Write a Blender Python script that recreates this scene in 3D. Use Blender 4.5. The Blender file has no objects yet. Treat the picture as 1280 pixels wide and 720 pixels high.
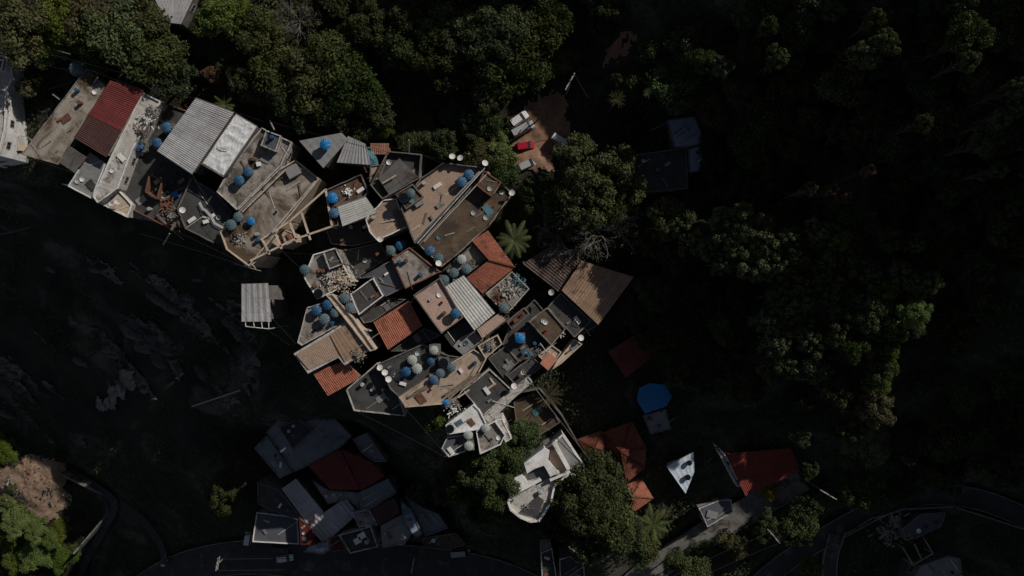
import bpy, math, random
import numpy as np
from mathutils import Vector, noise
sc = bpy.context.scene
C = sc.collection
PI = math.pi
# ---------------------------------------------------------------- camera, sky, sun
CH = 130.0          # height of the drone above the town's level
K0 = 0.125          # metres per photo pixel at level 0
cam = bpy.data.objects.new('camera', bpy.data.cameras.new('camera')); C.objects.link(cam)
cam.location = (0, 0, CH); cam.rotation_euler = (0, 0, 0)
cam.data.sensor_width = 36; cam.data.lens = 36 * CH / (1280 * K0)
cam.data.clip_start = 1; cam.data.clip_end = 8000
sc.camera = cam
TE = 0.70                                   # tangent of the sun's elevation
EL = math.atan(TE)
SD = Vector((0.755, 0.656, 0)).normalized()  # horizontal direction towards the sun
PD = Vector((-SD.y, SD.x, 0))
w = bpy.data.worlds.new('World'); sc.world = w; w.use_nodes = True
sky = w.node_tree.nodes.new('ShaderNodeTexSky'); sky.sky_type = 'NISHITA'; sky.sun_disc = False
sky.sun_elevation = EL; sky.sun_rotation = math.atan2(SD.x, SD.y)
sky.air_density = 0.6; sky.dust_density = 0.6; sky.ozone_density = 0.3
bg = w.node_tree.nodes['Background']; bg.inputs[1].default_value = 0.066
hsv = w.node_tree.nodes.new('ShaderNodeHueSaturation'); hsv.inputs['Saturation'].default_value = .7
w.node_tree.links.new(sky.outputs[0], hsv.inputs['Color']); w.node_tree.links.new(hsv.outputs[0], bg.inputs[0])
sl = bpy.data.lights.new('sun', 'SUN'); sl.energy = 5.0; sl.angle = math.radians(0.5); sl.color = (1, .94, .86)
sun = bpy.data.objects.new('sun', sl); C.objects.link(sun)
to = Vector((SD.x * math.cos(EL), SD.y * math.cos(EL), math.sin(EL)))
sun.rotation_euler = (-to).to_track_quat('-Z', 'Y').to_euler(); sun.location = to * 200
vs = sc.view_settings
vs.view_transform = 'Standard'; vs.look = 'None'; vs.gamma = 1; vs.use_curve_mapping = False
vs.exposure = -0.72
R = random.Random(11)

# ---------------------------------------------------------------- materials
def hexm(*a): return a
_M = {}
def mat(name, col, col2=None, scale=.6, rough=.85, stain=None, sth=.55, ssc=.25, bump=.3, fine=7., metal=0., sheet=False, rand=0., trans=0., spec=.3):
    if name in _M: return _M[name]
    m = bpy.data.materials.new(name); m.use_nodes = True; nt = m.node_tree; N = nt.nodes; L = nt.links
    b = N['Principled BSDF']; b.inputs['Roughness'].default_value = rough; b.inputs['Metallic'].default_value = metal
    b.inputs['Specular IOR Level'].default_value = spec
    tc = N.new('ShaderNodeTexCoord')
    src = tc.outputs['Object']
    n1 = N.new('ShaderNodeTexNoise'); n1.inputs['Scale'].default_value = scale; n1.inputs['Detail'].default_value = 6; n1.inputs['Roughness'].default_value = .62
    L.new(src, n1.inputs['Vector'])
    rp = N.new('ShaderNodeValToRGB'); rp.color_ramp.elements[0].position = .36; rp.color_ramp.elements[1].position = .66
    c2 = col2 or tuple(c * .6 for c in col)
    rp.color_ramp.elements[0].color = (*c2, 1); rp.color_ramp.elements[1].color = (*col, 1)
    L.new(n1.outputs[0], rp.inputs[0]); out = rp.outputs[0]
    def mix(fac, a, bb, mode='MIX'):
        x = N.new('ShaderNodeMix'); x.data_type = 'RGBA'; x.blend_type = mode
        if hasattr(fac, 'node'): L.new(fac, x.inputs[0])
        else: x.inputs[0].default_value = fac
        for k, v in ((6, a), (7, bb)):
            if hasattr(v, 'node'): L.new(v, x.inputs[k])
            else: x.inputs[k].default_value = v
        return x.outputs[2]
    # fine grain
    n2 = N.new('ShaderNodeTexNoise'); n2.inputs['Scale'].default_value = fine; n2.inputs['Detail'].default_value = 4; L.new(src, n2.inputs['Vector'])
    mr = N.new('ShaderNodeMapRange'); mr.inputs[1].default_value = .3; mr.inputs[2].default_value = .7; mr.inputs[3].default_value = .72; mr.inputs[4].default_value = 1.18
    L.new(n2.outputs[0], mr.inputs[0]); out = mix(1., out, mr.outputs[0], 'MULTIPLY')
    if stain:
        n3 = N.new('ShaderNodeTexNoise'); n3.inputs['Scale'].default_value = ssc; n3.inputs['Detail'].default_value = 8; n3.inputs['Roughness'].default_value = .68; n3.inputs['Distortion'].default_value = .6
        L.new(src, n3.inputs['Vector'])
        r3 = N.new('ShaderNodeMapRange'); r3.inputs[1].default_value = sth - .05; r3.inputs[2].default_value = sth + .07
        L.new(n3.outputs[0], r3.inputs[0]); out = mix(r3.outputs[0], out, (*stain, 1))
    if sheet:
        uv = N.new('ShaderNodeUVMap'); uv.uv_map = 'UVMap'
        br = N.new('ShaderNodeTexBrick'); br.inputs['Scale'].default_value = 1.; br.inputs['Brick Width'].default_value = 1.05 if sheet is True else .3; br.inputs['Row Height'].default_value = 2.3 if sheet is True else .42
        br.inputs['Mortar Size'].default_value = .02; br.offset = 0; br.squash = 1
        br.inputs['Color1'].default_value = (.82, .80, .78, 1); br.inputs['Color2'].default_value = (1.06, 1.06, 1.06, 1); br.inputs['Mortar'].default_value = (.4, .38, .36, 1)
        L.new(uv.outputs[0], br.inputs['Vector']); out = mix(1., out, br.outputs[0], 'MULTIPLY')
    if rand:
        oi = N.new('ShaderNodeObjectInfo')
        hs = N.new('ShaderNodeHueSaturation'); L.new(out, hs.inputs['Color'])
        a = N.new('ShaderNodeMapRange'); a.inputs[3].default_value = .5 - .045 * rand; a.inputs[4].default_value = .5 + .02 * rand; L.new(oi.outputs['Random'], a.inputs[0]); L.new(a.outputs[0], hs.inputs['Hue'])
        mm = N.new('ShaderNodeMath'); mm.operation = 'MULTIPLY'; mm.inputs[1].default_value = 7.31; L.new(oi.outputs['Random'], mm.inputs[0])
        fr = N.new('ShaderNodeMath'); fr.operation = 'FRACT'; L.new(mm.outputs[0], fr.inputs[0])
        v = N.new('ShaderNodeMapRange'); v.inputs[3].default_value = 1 - .4 * rand; v.inputs[4].default_value = 1 + .4 * rand; L.new(fr.outputs[0], v.inputs[0]); L.new(v.outputs[0], hs.inputs['Value'])
        s = N.new('ShaderNodeMapRange'); s.inputs[3].default_value = 1.05; s.inputs[4].default_value = .8; L.new(fr.outputs[0], s.inputs[0]); L.new(s.outputs[0], hs.inputs['Saturation'])
        out = hs.outputs[0]
    L.new(out, b.inputs['Base Color'])
    if bump:
        bp = N.new('ShaderNodeBump'); bp.inputs['Strength'].default_value = bump; bp.inputs['Distance'].default_value = .05
        L.new(n2.outputs[0], bp.inputs['Height']); L.new(bp.outputs[0], b.inputs['Normal'])
    if trans:
        t = N.new('ShaderNodeBsdfTranslucent'); L.new(out, t.inputs[0])
        ms = N.new('ShaderNodeMixShader'); ms.inputs[0].default_value = trans
        L.new(b.outputs[0], ms.inputs[1]); L.new(t.outputs[0], ms.inputs[2]); L.new(ms.outputs[0], N['Material Output'].inputs[0])
    _M[name] = m; return m
M = dict(
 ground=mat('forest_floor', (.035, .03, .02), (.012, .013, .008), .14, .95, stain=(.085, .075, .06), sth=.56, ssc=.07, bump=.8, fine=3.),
 dirt=mat('bare_earth', (.34, .20, .13), (.22, .13, .085), .5, .95, stain=(.10, .065, .045), sth=.6, ssc=.3),
 scree=mat('rubbly_earth', (.34, .22, .15), (.2, .14, .09), 1.1, .95, stain=(.32, .26, .2), sth=.58, ssc=1.1),
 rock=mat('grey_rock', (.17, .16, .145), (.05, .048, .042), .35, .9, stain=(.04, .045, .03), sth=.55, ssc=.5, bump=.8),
 asphalt=mat('asphalt', (.06, .056, .052), (.035, .034, .033), .35, .85, stain=(.11, .1, .09), sth=.6, ssc=.3),
 oldroad=mat('worn_concrete_road', (.27, .25, .225), (.16, .15, .135), .35, .9, stain=(.055, .05, .045), sth=.53, ssc=.35),
 kerb=mat('kerb_concrete', (.3, .28, .25), None, 1.2, .9, stain=(.1, .09, .08)),
 conc=mat('weathered_concrete', (.36, .315, .27), (.17, .155, .14), .55, .9, stain=(.08, .07, .06), sth=.54, ssc=.45),
 concbrown=mat('brown_stained_concrete', (.38, .345, .30), (.28, .235, .19), .5, .9, stain=(.09, .06, .035), sth=.5, ssc=.16),
 mud=mat('muddy_roof_slab', (.15, .105, .07), (.085, .06, .04), .35, .95, stain=(.055, .04, .03), sth=.52, ssc=.3),
 tan=mat('tan_screed', (.39, .275, .205), (.32, .23, .17), .5, .9, stain=(.2, .15, .11), sth=.59, ssc=.5),
 beige=mat('beige_screed', (.48, .37, .28), (.34, .26, .2), .5, .9, stain=(.22, .17, .13), sth=.56, ssc=.5),
 pink=mat('pinkish_screed', (.50, .34, .27), (.40, .28, .23), .5, .9, stain=(.28, .2, .17), sth=.58, ssc=.5),
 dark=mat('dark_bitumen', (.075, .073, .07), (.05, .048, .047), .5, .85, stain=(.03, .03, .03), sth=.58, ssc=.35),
 slate=mat('slate_paint', (.10, .105, .12), (.075, .08, .092), .4, .7, stain=(.05, .055, .065), sth=.6),
 paleblue=mat('pale_blue_sheet', (.30, .36, .46), (.2, .25, .33), .5, .7, stain=(.13, .15, .18), sth=.6),
 pinkflat=mat('salmon_paint', (.50, .21, .14), (.43, .18, .12), .5, .85),
 slate2=mat('pale_slate_paint', (.21, .22, .24), (.15, .155, .17), .4, .75, stain=(.09, .09, .1), sth=.57),
 grey=mat('grey_paint', (.26, .26, .26), (.19, .19, .19), .4, .8, stain=(.12, .12, .11), sth=.62),
 white=mat('white_plaster', (.80, .79, .77), (.60, .585, .56), .5, .85, stain=(.26, .235, .21), sth=.6, ssc=.6),
 whitegrey=mat('greyish_whitewash', (.58, .55, .51), (.38, .36, .33), .6, .85, stain=(.16, .145, .125), sth=.555, ssc=.6),
 cream=mat('cream_plaster', (.62, .51, .40), (.42, .34, .26), .6, .88, stain=(.18, .14, .1), sth=.62),
 brick=mat('bare_brick', (.26, .115, .07), (.17, .08, .055), 1.5, .92, stain=(.1, .06, .045), sth=.6, ssc=.6),
 render_=mat('grey_render', (.2, .18, .165), (.12, .11, .1), .7, .92, stain=(.06, .05, .045), sth=.58),
 sheetgrey=mat('grey_corrugated_sheet', (.46, .46, .47), (.37, .37, .38), .4, .6, stain=(.22, .2, .18), sth=.66, ssc=.5, sheet=True),
 sheetdark=mat('aged_corrugated_sheet', (.20, .19, .185), (.12, .115, .11), .5, .8, stain=(.07, .06, .05), sth=.56, ssc=.4, sheet=True),
 sheetwhite=mat('whitish_corrugated_sheet', (.62, .63, .60), (.48, .49, .46), .5, .6, stain=(.3, .28, .25), sth=.66, ssc=.5, sheet=True),
 sheetred=mat('red_corrugated_sheet', (.225, .042, .04), (.165, .036, .034), .6, .75, stain=(.10, .035, .03), sth=.57, ssc=.45, sheet=True),
 sheetmaroonshade=mat('maroon_and_shade_red_sheet', (.10, .045, .04), (.075, .038, .034), .7, .75, stain=(.06, .03, .025), sth=.6, ssc=.5, sheet=True),  # own tone of the maroon roof; painted shade on the red roof
 sheetbrown=mat('brown_fibre_sheet', (.17, .12, .10), (.10, .075, .065), .5, .85, stain=(.06, .045, .04), sth=.55, ssc=.35, sheet=True),
 sheettan=mat('tan_fibre_sheet', (.42, .28, .19), (.30, .2, .135), .5, .85, stain=(.13, .09, .07), sth=.6, ssc=.5, sheet=True),
 tileorange=mat('terracotta_tiles', (.47, .17, .105), (.37, .13, .08), .7, .85, stain=(.16, .075, .055), sth=.59, ssc=.6, sheet=2),
 tilehip=mat('weathered_terracotta_tiles', (.30, .10, .06), (.2, .065, .045), .7, .85, stain=(.11, .05, .035), sth=.58, ssc=.4, sheet=2),
 tilepale=mat('pale_terracotta_tiles', (.46, .235, .155), (.38, .195, .135), .7, .82, stain=(.2, .12, .09), sth=.6, ssc=.5, sheet=2),
 tilered=mat('deep_red_tiles', (.27, .05, .035), (.2, .04, .03), .7, .8, stain=(.10, .035, .03), sth=.6, ssc=.6, sheet=2),
 tarpwhite=mat('white_tarpaulin', (.74, .75, .74), (.66, .67, .67), .5, .45, bump=.2),
 tarpblue=mat('blue_tarpaulin', (.025, .2, .44), (.02, .16, .37), .5, .45),
 tarpteal=mat('teal_tarpaulin', (.10, .22, .25), (.07, .15, .18), .8, .5),
 wood=mat('weathered_wood', (.22, .17, .125), (.12, .09, .07), 2, .9),
 pole=mat('pale_post', (.42, .39, .35), (.3, .28, .25), 2, .85),
 rust=mat('rusty_steel', (.20, .085, .045), (.1, .05, .035), 2, .85),
 glass=mat('dark_window_glass', (.03, .035, .04), None, .5, .15, bump=0, spec=.5),
 frame=mat('window_frame', (.4, .38, .36), None, 1, .6),
 doorm=mat('door_paint', (.16, .1, .06), None, 1, .7),
 tblue=mat('blue_plastic', (.018, .10, .22), (.012, .07, .16), 1.5, .5, rand=.25),
 tbright=mat('bright_blue_plastic', (.012, .20, .50), (.01, .15, .38), 1.5, .45),
 tgrey=mat('grey_blue_plastic', (.10, .16, .19), (.06, .10, .12), 1.5, .65, rand=.3),
 twhite=mat('whitish_fibreglass', (.42, .45, .42), (.30, .33, .31), 1.5, .6),
 tblack=mat('black_plastic', (.02, .02, .022), None, 1.5, .5),
 water=mat('dark_water', (.01, .015, .018), None, 1.5, .1, bump=0, spec=.5),
 carwhite=mat('white_car_paint', (.7, .7, .7), (.66, .66, .66), .5, .3, bump=0, spec=.5),
 carsilver=mat('silver_car_paint', (.4, .41, .42), (.36, .37, .38), .5, .3, bump=0, spec=.5),
 carred=mat('red_car_paint', (.45, .01, .03), (.4, .01, .03), .5, .3, bump=0, spec=.5),
 cardark=mat('dark_car_paint', (.05, .055, .065), None, .5, .3, bump=0, spec=.5),
 tyre=mat('tyre_rubber', (.02, .02, .02), None, 2, .9),
 wire=mat('cable_sheath', (.03, .03, .03), None, 2, .7, bump=0),
 bark=mat('bark', (.11, .085, .065), (.06, .045, .035), 1.2, .95),
 barkpale=mat('pale_bark', (.22, .2, .18), (.13, .12, .105), 1.2, .95),
 paleroof=mat('pale_blue_white_paint', (.62, .70, .78), (.5, .57, .64), .5, .7, stain=(.3, .33, .36), sth=.62),
 leafgrey=mat('greyish_leaves', (.115, .145, .055), (.065, .082, .032), .55, .6, rand=.5, trans=.18, bump=0, fine=2., spec=.15),
 leaf=mat('broad_leaves', (.078, .115, .032), (.05, .07, .018), .55, .6, rand=1., trans=.22, bump=0, fine=2., spec=.12),
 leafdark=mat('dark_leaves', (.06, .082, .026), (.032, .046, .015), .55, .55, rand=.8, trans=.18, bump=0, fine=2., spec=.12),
 leafbright=mat('bright_leaves', (.16, .225, .04), (.09, .13, .025), .55, .6, rand=.6, trans=.28, bump=0, fine=2., spec=.12),
 leafolive=mat('olive_leaves', (.13, .13, .05), (.08, .08, .03), .6, .65, rand=.8, trans=.22, bump=0, fine=2., spec=.12),
 leafrust=mat('rusty_leaves', (.17, .095, .045), (.10, .055, .03), .6, .7, rand=.4, trans=.2, bump=0, fine=2.),
 palm=mat('palm_fronds', (.21, .25, .06), (.12, .15, .04), .8, .55, rand=.3, trans=.2, bump=0),
 yellow=mat('yellow_flowers', (.42, .34, .04), (.25, .22, .04), .9, .7, trans=.2, bump=0),
)
# ---------------------------------------------------------------- object helpers
def tag(o, label=None, cat=None, group=None, kind=None):
    if label: o['label'] = label
    if cat: o['category'] = cat
    if group: o['group'] = group
    if kind: o['kind'] = kind
    return o
def thing(name, label, cat, loc=(0, 0, 0), group=None):
    o = bpy.data.objects.new(name, None); C.objects.link(o); o.location = loc; o.empty_display_size = .3
    return tag(o, label, cat, group)
def dup(root, loc, rz=0., s=(1, 1, 1), label=None, group=None, rx=0.):
    r = root.copy(); C.objects.link(r); r.location = loc; r.rotation_euler = (rx, 0, rz); r.scale = s
    if label: r['label'] = label
    if group: r['group'] = group
    for ch in list(root.children):
        c = ch.copy(); C.objects.link(c); c.parent = r
        for g in list(ch.children):
            d = g.copy(); C.objects.link(d); d.parent = c
    return r
class MB:
    def __init__(s): s.v = []; s.f = []; s.uv = None
    def prism(s, top, zb):
        n = len(top); b = len(s.v)
        s.v += [tuple(p) for p in top]
        s.v += [(p[0], p[1], zb if not callable(zb) else zb(p)) for p in top]
        s.f.append(tuple(range(b, b + n))); s.f.append(tuple(range(b + 2 * n - 1, b + n - 1, -1)))
        for i in range(n):
            j = (i + 1) % n; s.f.append((b + i, b + n + i, b + n + j, b + j))
        return s
    def slabpoly(s, top, th):
        n = len(top); b = len(s.v)
        s.v += [tuple(p) for p in top]; s.v += [(p[0], p[1], p[2] - th) for p in top]
        s.f.append(tuple(range(b, b + n))); s.f.append(tuple(range(b + 2 * n - 1, b + n - 1, -1)))
        for i in range(n):
            j = (i + 1) % n; s.f.append((b + i, b + n + i, b + n + j, b + j))
        return s
    def bar(s, p, q, wd, ht, up=Vector((0, 0, 1))):     # box along p->q
        p = Vector(p); q = Vector(q); d = (q - p)
        if d.length < 1e-6: return s
        d.normalize(); sd = d.cross(up)
        if sd.length < 1e-3: sd = Vector((1, 0, 0))
        sd.normalize(); u = sd.cross(d)
        b = len(s.v)
        for e in (p, q):
            for a, c in ((-1, -1), (1, -1), (1, 1), (-1, 1)):
                s.v.append(tuple(e + sd * wd / 2 * a + u * ht / 2 * c))
        s.f += [(b, b + 1, b + 2, b + 3), (b + 7, b + 6, b + 5, b + 4)] + [(b + i, b + 4 + i, b + 4 + (i + 1) % 4, b + (i + 1) % 4) for i in range(4)]
        return s
    def box(s, c, sx, sy, sz, rz=0.):
        c = Vector(c); a = Vector((math.cos(rz), math.sin(rz), 0))
        return s.bar(c - a * sx / 2, c + a * sx / 2, sy, sz)
    def tube(s, pts, rs, n=6, cap=True):
        pts = [Vector(p) for p in pts]
        if not hasattr(rs, '__len__'): rs = [rs] * len(pts)
        b = len(s.v)
        for i, p in enumerate(pts):
            d = (pts[min(i + 1, len(pts) - 1)] - pts[max(i - 1, 0)]).normalized()
            a = d.cross(Vector((0, 0, 1)));
            if a.length < 1e-3: a = Vector((1, 0, 0))
            a.normalize(); c = d.cross(a)
            for k in range(n):
                t = 2 * PI * k / n; s.v.append(tuple(p + (a * math.cos(t) + c * math.sin(t)) * rs[i]))
        for i in range(len(pts) - 1):
            for k in range(n):
                k2 = (k + 1) % n
                s.f.append((b + i * n + k, b + i * n + k2, b + (i + 1) * n + k2, b + (i + 1) * n + k))
        if cap:
            s.f.append(tuple(range(b + n - 1, b - 1, -1))); e = b + (len(pts) - 1) * n; s.f.append(tuple(range(e, e + n)))
        return s
    def lathe(s, prof, c=(0, 0, 0), n=20, rib=0., caps=True):
        b = len(s.v); c = Vector(c)
        for i, (r, z) in enumerate(prof):
            for k in range(n):
                t = 2 * PI * k / n; rr = r * (1 + (rib if k % 2 else -rib))
                s.v.append((c.x + rr * math.cos(t), c.y + rr * math.sin(t), c.z + z + (rib * .9 * r * (1 if k % 2 else -1) if rib else 0)))
        for i in range(len(prof) - 1):
            for k in range(n):
                k2 = (k + 1) % n; s.f.append((b + i * n + k, b + i * n + k2, b + (i + 1) * n + k2, b + (i + 1) * n + k))
        if caps:
            e = b + (len(prof) - 1) * n; s.f.append(tuple(range(e, e + n))); s.f.append(tuple(range(b + n - 1, b - 1, -1)))
        return s
    def build(s, name, m, parent=None, smooth=False, **kw):
        me = bpy.data.meshes.new(name)
        vs_ = s.v
        o = bpy.data.objects.new(name, me); C.objects.link(o)
        if parent is not None:
            o.parent = parent; L = parent.location; q = parent
            off = Vector((0, 0, 0))
            while q is not None: off += Vector(q.location); q = q.parent
            vs_ = [(a - off.x, b - off.y, c - off.z) for a, b, c in vs_]
        me.from_pydata(vs_, [], s.f)
        if s.uv:
            ul = me.uv_layers.new(name='UVMap'); 
            for lp in me.loops: ul.data[lp.index].uv = s.uv[lp.vertex_index]
        me.materials.append(m if not isinstance(m, str) else M[m])
        if smooth:
            for p in me.polygons: p.use_smooth = True
        me.update()
        if kw: tag(o, **kw)
        return o
def area2(p): return sum(p[i][0] * p[(i + 1) % len(p)][1] - p[(i + 1) % len(p)][0] * p[i][1] for i in range(len(p)))
def inset(poly, d):
    """offset a CCW polygon inward by d (mitred)"""
    n = len(poly); out = []
    for i in range(n):
        p0 = Vector(poly[i - 1][:2]); p1 = Vector(poly[i][:2]); p2 = Vector(poly[(i + 1) % n][:2])
        a = (p1 - p0).normalized(); b = (p2 - p1).normalized()
        na = Vector((-a.y, a.x)); nb = Vector((-b.y, b.x)); h = (na + nb)
        if h.length < .2: h = na
        h.normalize(); k = d / max(.45, h.dot(na))
        q = p1 + h * k; out.append((q.x, q.y, poly[i][2] if len(poly[i]) > 2 else 0))
    return out
def inside(x, y, poly):
    r = False; j = len(poly) - 1
    for i in range(len(poly)):
        xi, yi = poly[i][0], poly[i][1]; xj, yj = poly[j][0], poly[j][1]
        if (yi > y) != (yj > y) and x < (xj - xi) * (y - yi) / (yj - yi) + xi: r = not r
        j = i
    return r
def P(px, py, z=0.): k = K0 * (CH - z) / CH; return Vector(((px - 640) * k, (360 - py) * k, z))
def PX(x, y, z): k = K0 * (CH - z) / CH; return (640 + x / k, 360 - y / k)
# ---------------------------------------------------------------- terrain
cp = [(0,60,-2),(150,90,-2),(330,150,-2.5),(480,180,-2.5),(600,200,-2),(680,130,-1),(690,210,-1),(650,170,-1),(720,350,-2.5),(700,480,-4),(780,560,-6),(850,600,-7),(940,600,-6),
 (150,200,-4),(300,230,-4),(400,250,-4),(500,300,-3),(560,400,-3),(620,430,-3),(450,400,-5),(520,480,-6),(600,550,-8),(680,600,-10),(640,300,-3),
 (20,210,-8),(90,245,-10),(150,285,-11),(230,310,-12),(300,345,-13),(370,380,-11),(365,450,-13),(430,510,-14),(500,535,-13),(550,590,-14),
 (0,300,-22),(100,350,-24),(200,400,-25),(300,420,-21),(0,400,-32),
 (330,560,-33),(400,600,-31),(450,540,-27),(540,620,-27),(500,690,-32),(600,700,-27),(700,700,-17),(620,650,-16),(400,700,-34),
 
 (830,710,-13),(900,660,-10),(960,630,-8),(1000,610,-7),(1040,660,-10),(1100,625,-9),(1170,612,-8),(1280,640,-7),(1035,715,-12),(1150,690,-12),(1280,715,-10),
 (860,200,2),(800,240,1),(800,300,0),(800,420,-3),(900,350,1),(950,300,4),(950,450,0),(1000,400,3),(1100,400,7),(1100,500,2),(1060,560,-2),(1200,300,14),(1200,450,9),(1280,550,3),(1280,400,16),
 (780,60,5),(740,100,2),(700,20,4),(850,50,9),(1000,50,17),(1000,180,12),(1100,120,19),(1200,150,22),(1280,0,34),(1280,200,25),(1150,0,27),
 (0,0,0),(200,0,1),(400,0,1),(550,50,2),(600,120,0),(450,120,-1),(300,80,-1)]
def PL(px, py, off):
    """a terrain point `off` metres above the limit of the town's shadow on the slope below it"""
    z = -20.
    for _ in range(60):
        q = P(px, py, z); u = q.dot(SD); v = q.dot(PD); z = .6 * z + .4 * (3.2 + max(0, v - 42) * .6 - TE * (-27 - u) + off)
    return z
for px, py, off in ((200,600,-3),(150,650,-3.5),(120,590,-3.5),(110,620,-3.5),(60,525,-3.5),(110,555,-4),(25,540,-3),(70,480,-5),(300,600,-5),(260,640,-5),(210,700,-5),(110,700,-3),(100,660,-2.5),(300,700,-6),(250,560,-4),(180,550,-4),(250,500,-4),(150,490,-5),(60,450,-6),(0,500,-6),(330,500,-4),(150,720,-5),
  (25,600,4),(50,660,4.5),(20,700,6),(0,575,3.5),(84,640,-.3),(60,635,3),(74,600,.3),(0,640,7),(30,570,1.2),(75,680,2),(-60,620,10)):
    cp.append((px, py, PL(px, py, off)))
pts = []; zz = []
for a, b, c in cp:
    q = P(a, b, c); pts.append((q.x, q.y)); zz.append(c)
def uvp(u, v): q = SD * u + PD * v; return (q.x, q.y)
SHADE_RIDGE = 107.
def shade_ridge_h(v):
    h = TE * (SHADE_RIDGE - 22.5)
    if v < -62: h += min(14., (-62 - v) * 2.5)
    h += 17 * math.exp(-((v + 27) / 11.) ** 2) - 13 * math.exp(-((v + 53) / 8.) ** 2) + 14 * max(0., min(1., (v - 27) / 6.)) * max(0., min(1., (72 - v) / 10.)) - 15 * math.exp(-((v - 17) / 9.) ** 2)
    if v > 45: h -= min(30, (v - 45) * .6)
    return h
for v in range(-150, 151, 6):
    pts.append(uvp(SHADE_RIDGE, v)); zz.append(shade_ridge_h(v))
    pts.append(uvp(SHADE_RIDGE + 45, v)); zz.append(shade_ridge_h(v) - 14)
for x, y, z in ((-150, 60, 2), (-150, 0, -30), (-150, -60, -44), (-130, -85, -50), (-60, -90, -48), (0, -80, -26), (60, -75, -18), (110, -70, -14), (-150, 110, 6), (-60, 90, 8), (0, 95, 14), (150, -60, 0), (-230, 0, -32), (-230, 150, 0), (0, -200, -35), (-200, -200, -35), (120, -160, -20), (0, 180, 18)):
    pts.append((x, y)); zz.append(z)
pts = np.array(pts, float); zz = np.array(zz, float)
def kern(d): return np.sqrt(d * d + 4.)
A = kern(np.linalg.norm(pts[:, None] - pts[None], axis=2)) - 0.02 * np.eye(len(pts))
n_ = len(pts); A2 = np.zeros((n_ + 1, n_ + 1)); A2[:n_, :n_] = A; A2[:n_, n_] = 1; A2[n_, :n_] = 1
W = np.linalg.solve(A2, np.append(zz, 0))
def Tb(X, Y):
    X = np.atleast_1d(np.asarray(X, float)); Y = np.atleast_1d(np.asarray(Y, float))
    out = np.empty(X.size)
    xf = X.ravel(); yf = Y.ravel()
    for i in range(0, X.size, 20000):
        d = np.sqrt((xf[i:i + 20000, None] - pts[None, :, 0]) ** 2 + (yf[i:i + 20000, None] - pts[None, :, 1]) ** 2)
        out[i:i + 20000] = kern(d) @ W[:n_] + W[n_]
    r = np.hypot(xf, yf); k = np.clip((r - 190) / 120., 0, 1); k = k * k * (3 - 2 * k)
    out = out * (1 - k) + k * (-32 + 10 * np.sin(xf * .011) * np.cos(yf * .009))
    return out.reshape(X.shape)
# roads: (px, py, z) centre lines, half width
def chain(pts_, n=8):
    out = []
    P4 = [pts_[0]] + list(pts_) + [pts_[-1]]
    for i in range(1, len(P4) - 2):
        for k in range(n):
            t = k / n; a, b, c, d = (np.array(P4[i + j], float) for j in (-1, 0, 1, 2))
            out.append(.5 * (2 * b + (c - a) * t + (2 * a - 5 * b + 4 * c - d) * t * t + (3 * b - a - 3 * c + d) * t ** 3))
    out.append(np.array(pts_[-1], float))
    return [P(*q) for q in out]
ROADS = [
 ('road', chain([(150,760,PL(150,740,-5)),(215,716,PL(215,716,-5)),(300,697,PL(300,697,-6)),(400,702,-35),(520,704,-33),(620,722,-28),(700,760,-22)]), 3.3, 'asphalt'),
 ('road', chain([(760,760,-16),(810,716,-13.5),(862,682,-11.5),(910,652,-10),(960,624,-8.5),(1002,598,-7.5)]), 2.1, 'oldroad'),
 ('road', chain([(1340,672,-7),(1280,646,-7.5),(1225,625,-8),(1165,618,-8.5),(1110,630,-9.2),(1060,655,-10.2),(1000,690,-12),(960,720,-14),(930,750,-16)]), 1.6, 'asphalt'),
 ('road', chain([(1046,668,-10.4),(1038,700,-11.6),(1036,750,-13)]), 1.1, 'asphalt'),
 ('path', chain([(x_, y_, PL(x_, y_, -3)) for x_, y_ in ((88,590),(125,612),(143,632),(128,665),(108,700),(98,730))]), .8, 'asphalt'),
 ('path', chain([(x_, y_, PL(x_, y_, -3.5)) for x_, y_ in ((150,628),(178,650),(200,680),(206,706))]), .7, 'asphalt'),
]
def roadz(X, Y):
    """returns road height and blend weight"""
    z = np.zeros(X.shape); wgt = np.zeros(X.shape)
    for _, ch, hw, _m in ROADS:
        q = np.array([(p.x, p.y, p.z) for p in ch])
        d = np.hypot(X[..., None] - q[:, 0], Y[..., None] - q[:, 1]); i = d.argmin(-1); dm = d.min(-1)
        k = np.clip(1 - (dm - hw - .6) / 2.2, 0, 1); k = k * k * (3 - 2 * k)
        u = k > wgt; z = np.where(u, q[i, 2], z); wgt = np.where(u, k, wgt)
    return z, wgt
def T(x, y):
    x = np.atleast_1d(np.asarray(x, float)); y = np.atleast_1d(np.asarray(y, float))
    b = Tb(x, y); z, k = roadz(x, y)
    return b * (1 - k) + (z - .25) * k
def T1(x, y): return float(T([x], [y])[0])
def G(px, py, up=0.):
    z = -5.
    for _ in range(14):
        q = P(px, py, z); z = .5 * z + .5 * (T1(q.x, q.y) + up)
    return P(px, py, z)
def shade(x, y):
    t = np.linspace(25, 150, 70); return float(np.max(T(x + SD.x * t, y + SD.y * t) - t * TE))
fine = np.arange(-125, 126, 1.25)
ext = [125.]; st = 3.
while ext[-1] < 3500: ext.append(ext[-1] + st); st *= 1.22
gx = np.array([-e for e in reversed(ext[1:])] + list(fine[:-1]) + ext); gy = gx.copy()
XX, YY = np.meshgrid(gx, gy)
ZZ = Tb(XX, YY); nz = np.array([[noise.fractal(Vector((x * .09, y * .09, 0)), 1., 2., 5) for x in gx] for y in gy])
rz_, rk = roadz(XX, YY)
ZZ = (ZZ + nz * 1.1) * (1 - rk) + (rz_ - .7) * rk
mb = MB(); nx = len(gx)
mb.v = [(float(XX[j, i]), float(YY[j, i]), float(ZZ[j, i])) for j in range(nx) for i in range(nx)]
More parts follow.
